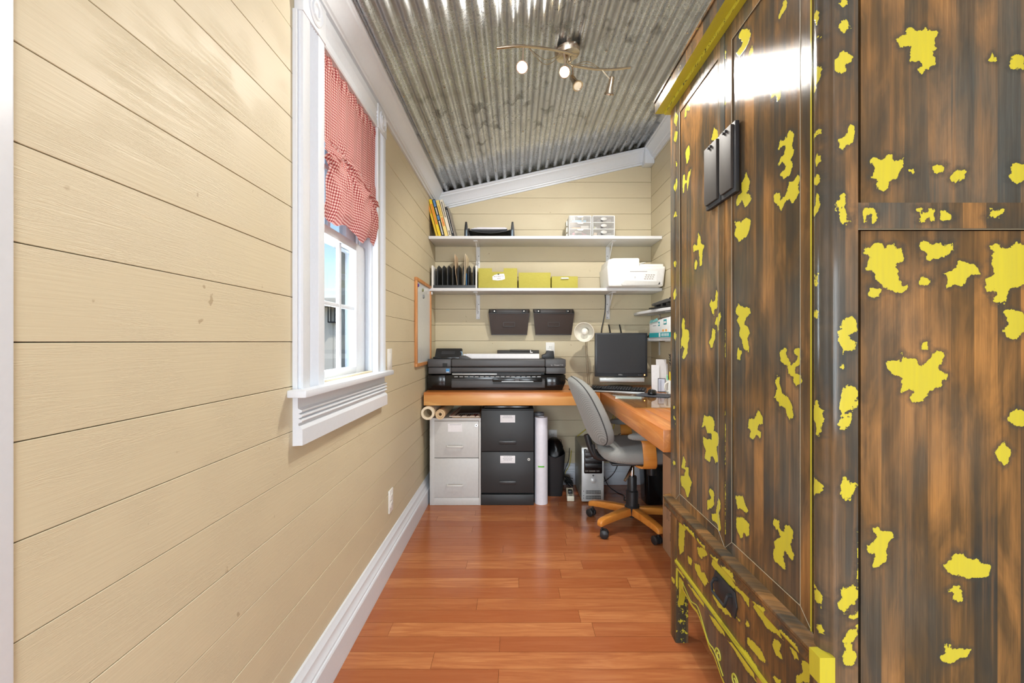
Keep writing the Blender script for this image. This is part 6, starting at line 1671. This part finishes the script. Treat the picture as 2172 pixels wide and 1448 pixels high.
# ------------------------------------------------------------------ wall pockets
def pocket(px0, px1, label):
    x0, x1 = fx(px0, 3.655), fx(px1, 3.655); zt, zb = fz(655, 3.655), fz(710, 3.64); k = .020
    t = thing('wall_pocket', label, 'wall file', ((x0 + x1) / 2, 3.65, zb), 0, 'smoked wall pockets over the printer')
    fy = 3.600
    MB().prism([(x0, zt), (x1, zt), (x1 - k, zb), (x0 + k, zb)], 3.668, 3.673, 'y').build('back', flat('pocket_dark', (52, 46, 42), .4), t, bevel=.001)
    # sloping tinted front, open at the top
    m = MB().add([(x0 + .004, fy, zt - .038), (x1 - .004, fy, zt - .038), (x1 - k, fy + .03, zb), (x0 + k, fy + .03, zb), (x0 + .004, fy + .003, zt - .038), (x1 - .004, fy + .003, zt - .038), (x1 - k, fy + .033, zb), (x0 + k, fy + .033, zb)],
                 [(0, 1, 2, 3), (7, 6, 5, 4), (0, 4, 5, 1), (2, 6, 7, 3), (1, 5, 6, 2), (0, 3, 7, 4)])
    m.build('front', SMOKE, t)
    m = MB()
    for xa_, xb_, s in ((x0, x0 + k, 1), (x1, x1 - k, -1)):
        m.add([(xa_, 3.672, zt), (xa_, fy, zt - .036), (xb_, fy + .03, zb), (xb_, 3.672, zb), (xa_ + s * .008, 3.672, zt), (xa_ + s * .008, fy, zt - .036), (xb_ + s * .008, fy + .03, zb), (xb_ + s * .008, 3.672, zb)],
              [(0, 1, 2, 3), (7, 6, 5, 4), (0, 4, 5, 1), (1, 5, 6, 2), (2, 6, 7, 3), (0, 3, 7, 4)])
    m.box(x0 + k, x1 - k, fy + .028, 3.672, zb - .001, zb + .004)
    m.box(x0 + .004, x1 - .004, fy - .001, fy + .004, zt - .0405, zt - .036)
    m.build('side', BLK, t)
    MB().box(x0 + .004, x1 - .004, 3.655, 3.669, zt - .034, zt - .002).build('header', flat('pocket_brown', (78, 68, 62), .4), t, bevel=.002)
    m = MB()
    for x in (x0 + .045, x1 - .045): m.box(x - .016, x + .016, 3.651, 3.6555, zt - .031, zt - .006)
    o = m.build('hanger', BLK, t, bevel=.002)
    m = MB()
    for x in (x0 + .045, x1 - .045): m.cyl((x, 3.652, zt - .018), (x, 3.648, zt - .018), .0045, n=8)
    m.build('screw', NICKEL, o)
    cx_ = (x0 + x1) / 2; zc = zb + .085; w, h_ = .047, .018
    m = MB(); y_ = fy + .0125
    for a, b, c, d in ((-w, w, h_ - .003, h_), (-w, w, -h_, -h_ + .003), (-w, -w + .003, -h_, h_), (w - .003, w, -h_, h_)): m.box(cx_ + a, cx_ + b, y_ - .004, y_ + .004, zc + c, zc + d)
    m.build('label_frame', flat('pocket_dark', (52, 46, 42), .4), t)
pocket(1037, 1123, 'left smoked brown wall pocket over the printer')
pocket(1130.5, 1216.5, 'right smoked brown wall pocket beside the desk lamp')

# ------------------------------------------------------------------ whiteboard on the left wall
wbd = thing('whiteboard', 'small whiteboard in a light wood frame on the left wall', 'whiteboard', (XL, 3.16, 1.0))
y0, y1, za, zb_ = 2.915, 3.420, .998, 1.586; xk = XL + .001
f = .022
for a, b, c, d in ((y0, y1, zb_ - f, zb_), (y0, y1, za, za + f), (y0, y0 + f, za + f, zb_ - f), (y1 - f, y1, za + f, zb_ - f)):
    MB().box(xk, xk + .018, a, b, c, d).build('frame_strip', OAKF, wbd, bevel=.002)
MB().box(xk, xk + .009, y0 + f, y1 - f, za + f, zb_ - f).build('board', flat('whiteboard_enamel', (214, 218, 218), .22), wbd)
def magnet(y, z, mat, label, r=.011):
    solo(MB().lathe([(r, 0), (r, .006), (r * .7, .009), (.001, .009)], Matrix.Translation((xk + .0095, y, z)) @ Matrix.Rotation(PI / 2, 4, 'Y'), 16), 'magnet', mat, label, 'magnet')
magnet(2.972, 1.538, flat('purple', (84, 52, 140), .5), 'purple magnet in the upper near corner of the whiteboard')
magnet(3.12, 1.523, flat('olive_magnet', (132, 134, 92), .5), 'olive magnet near the top of the whiteboard')
magnet(3.15, 1.480, flat('grey_magnet', (136, 138, 140), .4), 'grey magnet under the olive one on the whiteboard', .014)
solo(MB().lathe([(.013, 0), (.013, .006), (.010, .010), (.001, .010)], Matrix.Translation((xk + .0185, y1 - .011, 1.532)) @ Matrix.Rotation(PI / 2, 4, 'Y'), 16), 'magnet', flat('clear_knob', (206, 206, 204), .25), 'clear knob on the far edge of the whiteboard frame', 'magnet')

# ------------------------------------------------------------------ corner shelves at the right
def corner_shelf(z, label, P):
    t = thing('corner_shelf', label, 'shelf', (1.05, 3.3, z - .020))
    MB().prism(P, z - .020, z, 'z').build('board', SHELFW, t, bevel=.002)
    for y in (3.45, 3.05):
        MB().box(1.1065, 1.1125, y - .008, y + .008, z - .13, z - .021).box(1.02, 1.1125, y - .008, y + .008, z - .026, z - .0205).build('bracket', flat('bracket_grey', (190, 190, 186), .4), t)
    return t
corner_shelf(1.393, 'white corner shelf holding the black hole punch', [(1.112, 3.672), (.985, 3.672), (.952, 3.60), (.949, 3.42), (.985, 3.10), (1.03, 2.92), (1.075, 2.84), (1.112, 2.82)])
corner_shelf(1.190, 'white corner shelf with the teal and white pack, below the hole punch', [(1.112, 3.60), (1.04, 3.60), (1.012, 3.54), (1.008, 3.42), (1.005, 3.10), (1.03, 2.92), (1.075, 2.84), (1.112, 2.82)])
hp = thing('hole_punch', 'black desk hole punch on the upper corner shelf', 'hole punch', (1.03, 3.08, 1.3935), R(-72))
MB().cbox((0, 0, .0060), (.26, .085, .010)).build('base', BLK, hp, bevel=.003, local=True)
MB().prism([(-.12, .030), (-.10, .040), (.06, .062), (.085, .055), (.085, .040), (-.10, .020)], -.030, .030, 'y').build('handle', flat('punch_grey', (76, 76, 76), .35), hp, bevel=.003, local=True)
MB().prism([(.055, .050), (.085, .056), (.155, .100), (.150, .108), (.060, .064)], -.016, .016, 'y').build('lever', BLK, hp, bevel=.003, local=True)
m = MB()
for x in (-.07, .0, .06): m.cbox((x, 0, .022), (.020, .060, .026))
m.build('die_block', BLK, hp, bevel=.002, local=True)
wpk = thing('wipes_pack', 'white pack with teal band and opened top on the lower corner shelf', 'pack', (1.05, 3.13, 1.1905))
x0, x1, y0, y1, z0, z1 = 1.000, 1.095, 2.90, 3.34, 1.1908, 1.318
WPK = flat('pack_white', (232, 236, 238), .4)
MB().prism([(y1, z0), (y0, z0), (y0, z1 + .008), (y0 + .14, z1 + .004), (y1 - .10, z1 - .014), (y1, z1 - .020)], x0, x1, 'x').build('carton', WPK, wpk, bevel=.003)
MB().box(x0 - .0012, x1 + .0005, y0 - .001, y1 + .0008, z0 + .003, z0 + .036).build('band', TEAL, wpk)
for k, (ya, dz) in enumerate(((y1 - .03, 0), (y1 - .12, .004))):
    MB().prism([(ya, z1 - .020 + dz), (ya - .085, z1 - .012 + dz), (ya - .07, z1 + .006 + dz), (ya - .01, z1 + .0 + dz)], x0 - .006, x0 - .002, 'x').build('torn_flap', flat('pale_teal', (124, 196, 198), .5), wpk)
MB().box(x0 + .004, x1 - .004, y0 + .01, y1 - .20, z1 + .004, z1 + .0115).build('dark_opening', flat('brown_inside', (92, 76, 66), .8), wpk)
for ya, yb_, za, zb_ in ((3.10, 3.132, z0 + .082, z0 + .112), (2.96, 3.02, z0 + .088, z0 + .122)):
    o = MB().box(x0 - .0012, x0 + .001, ya, yb_, za, zb_).build('logo', TEAL, wpk, bevel=.0005)
    MB().box(x0 - .0018, x0, ya + .006, yb_ - .006, za + .008, zb_ - .012).build('logo_mark', PAPER, o)
m = MB()
for k in range(7): m.box(x0 - .002, x0, 2.92 + k * .022, 2.928 + k * .022, z0 + .010, z0 + .030)
m.build('lettering', PAPER, wpk)
MB().box(x0 - .002, x0, 3.085, 3.115, z0 + .006, z0 + .034).build('band_icon', PAPER, wpk)
m = MB()
for k in range(2): m.box(x0 - .0015, x0, 2.95 + k * .06, 2.985 + k * .06, z0 + .042, z0 + .056)
m.build('orange_print', flat('pack_orange', (244, 176, 96), .5), wpk)
MB().box(x0 - .0014, x0, 3.18, 3.25, z0 + .086, z0 + .090).build('lettering', flat('faint_ink', (150, 150, 156), .8), wpk)
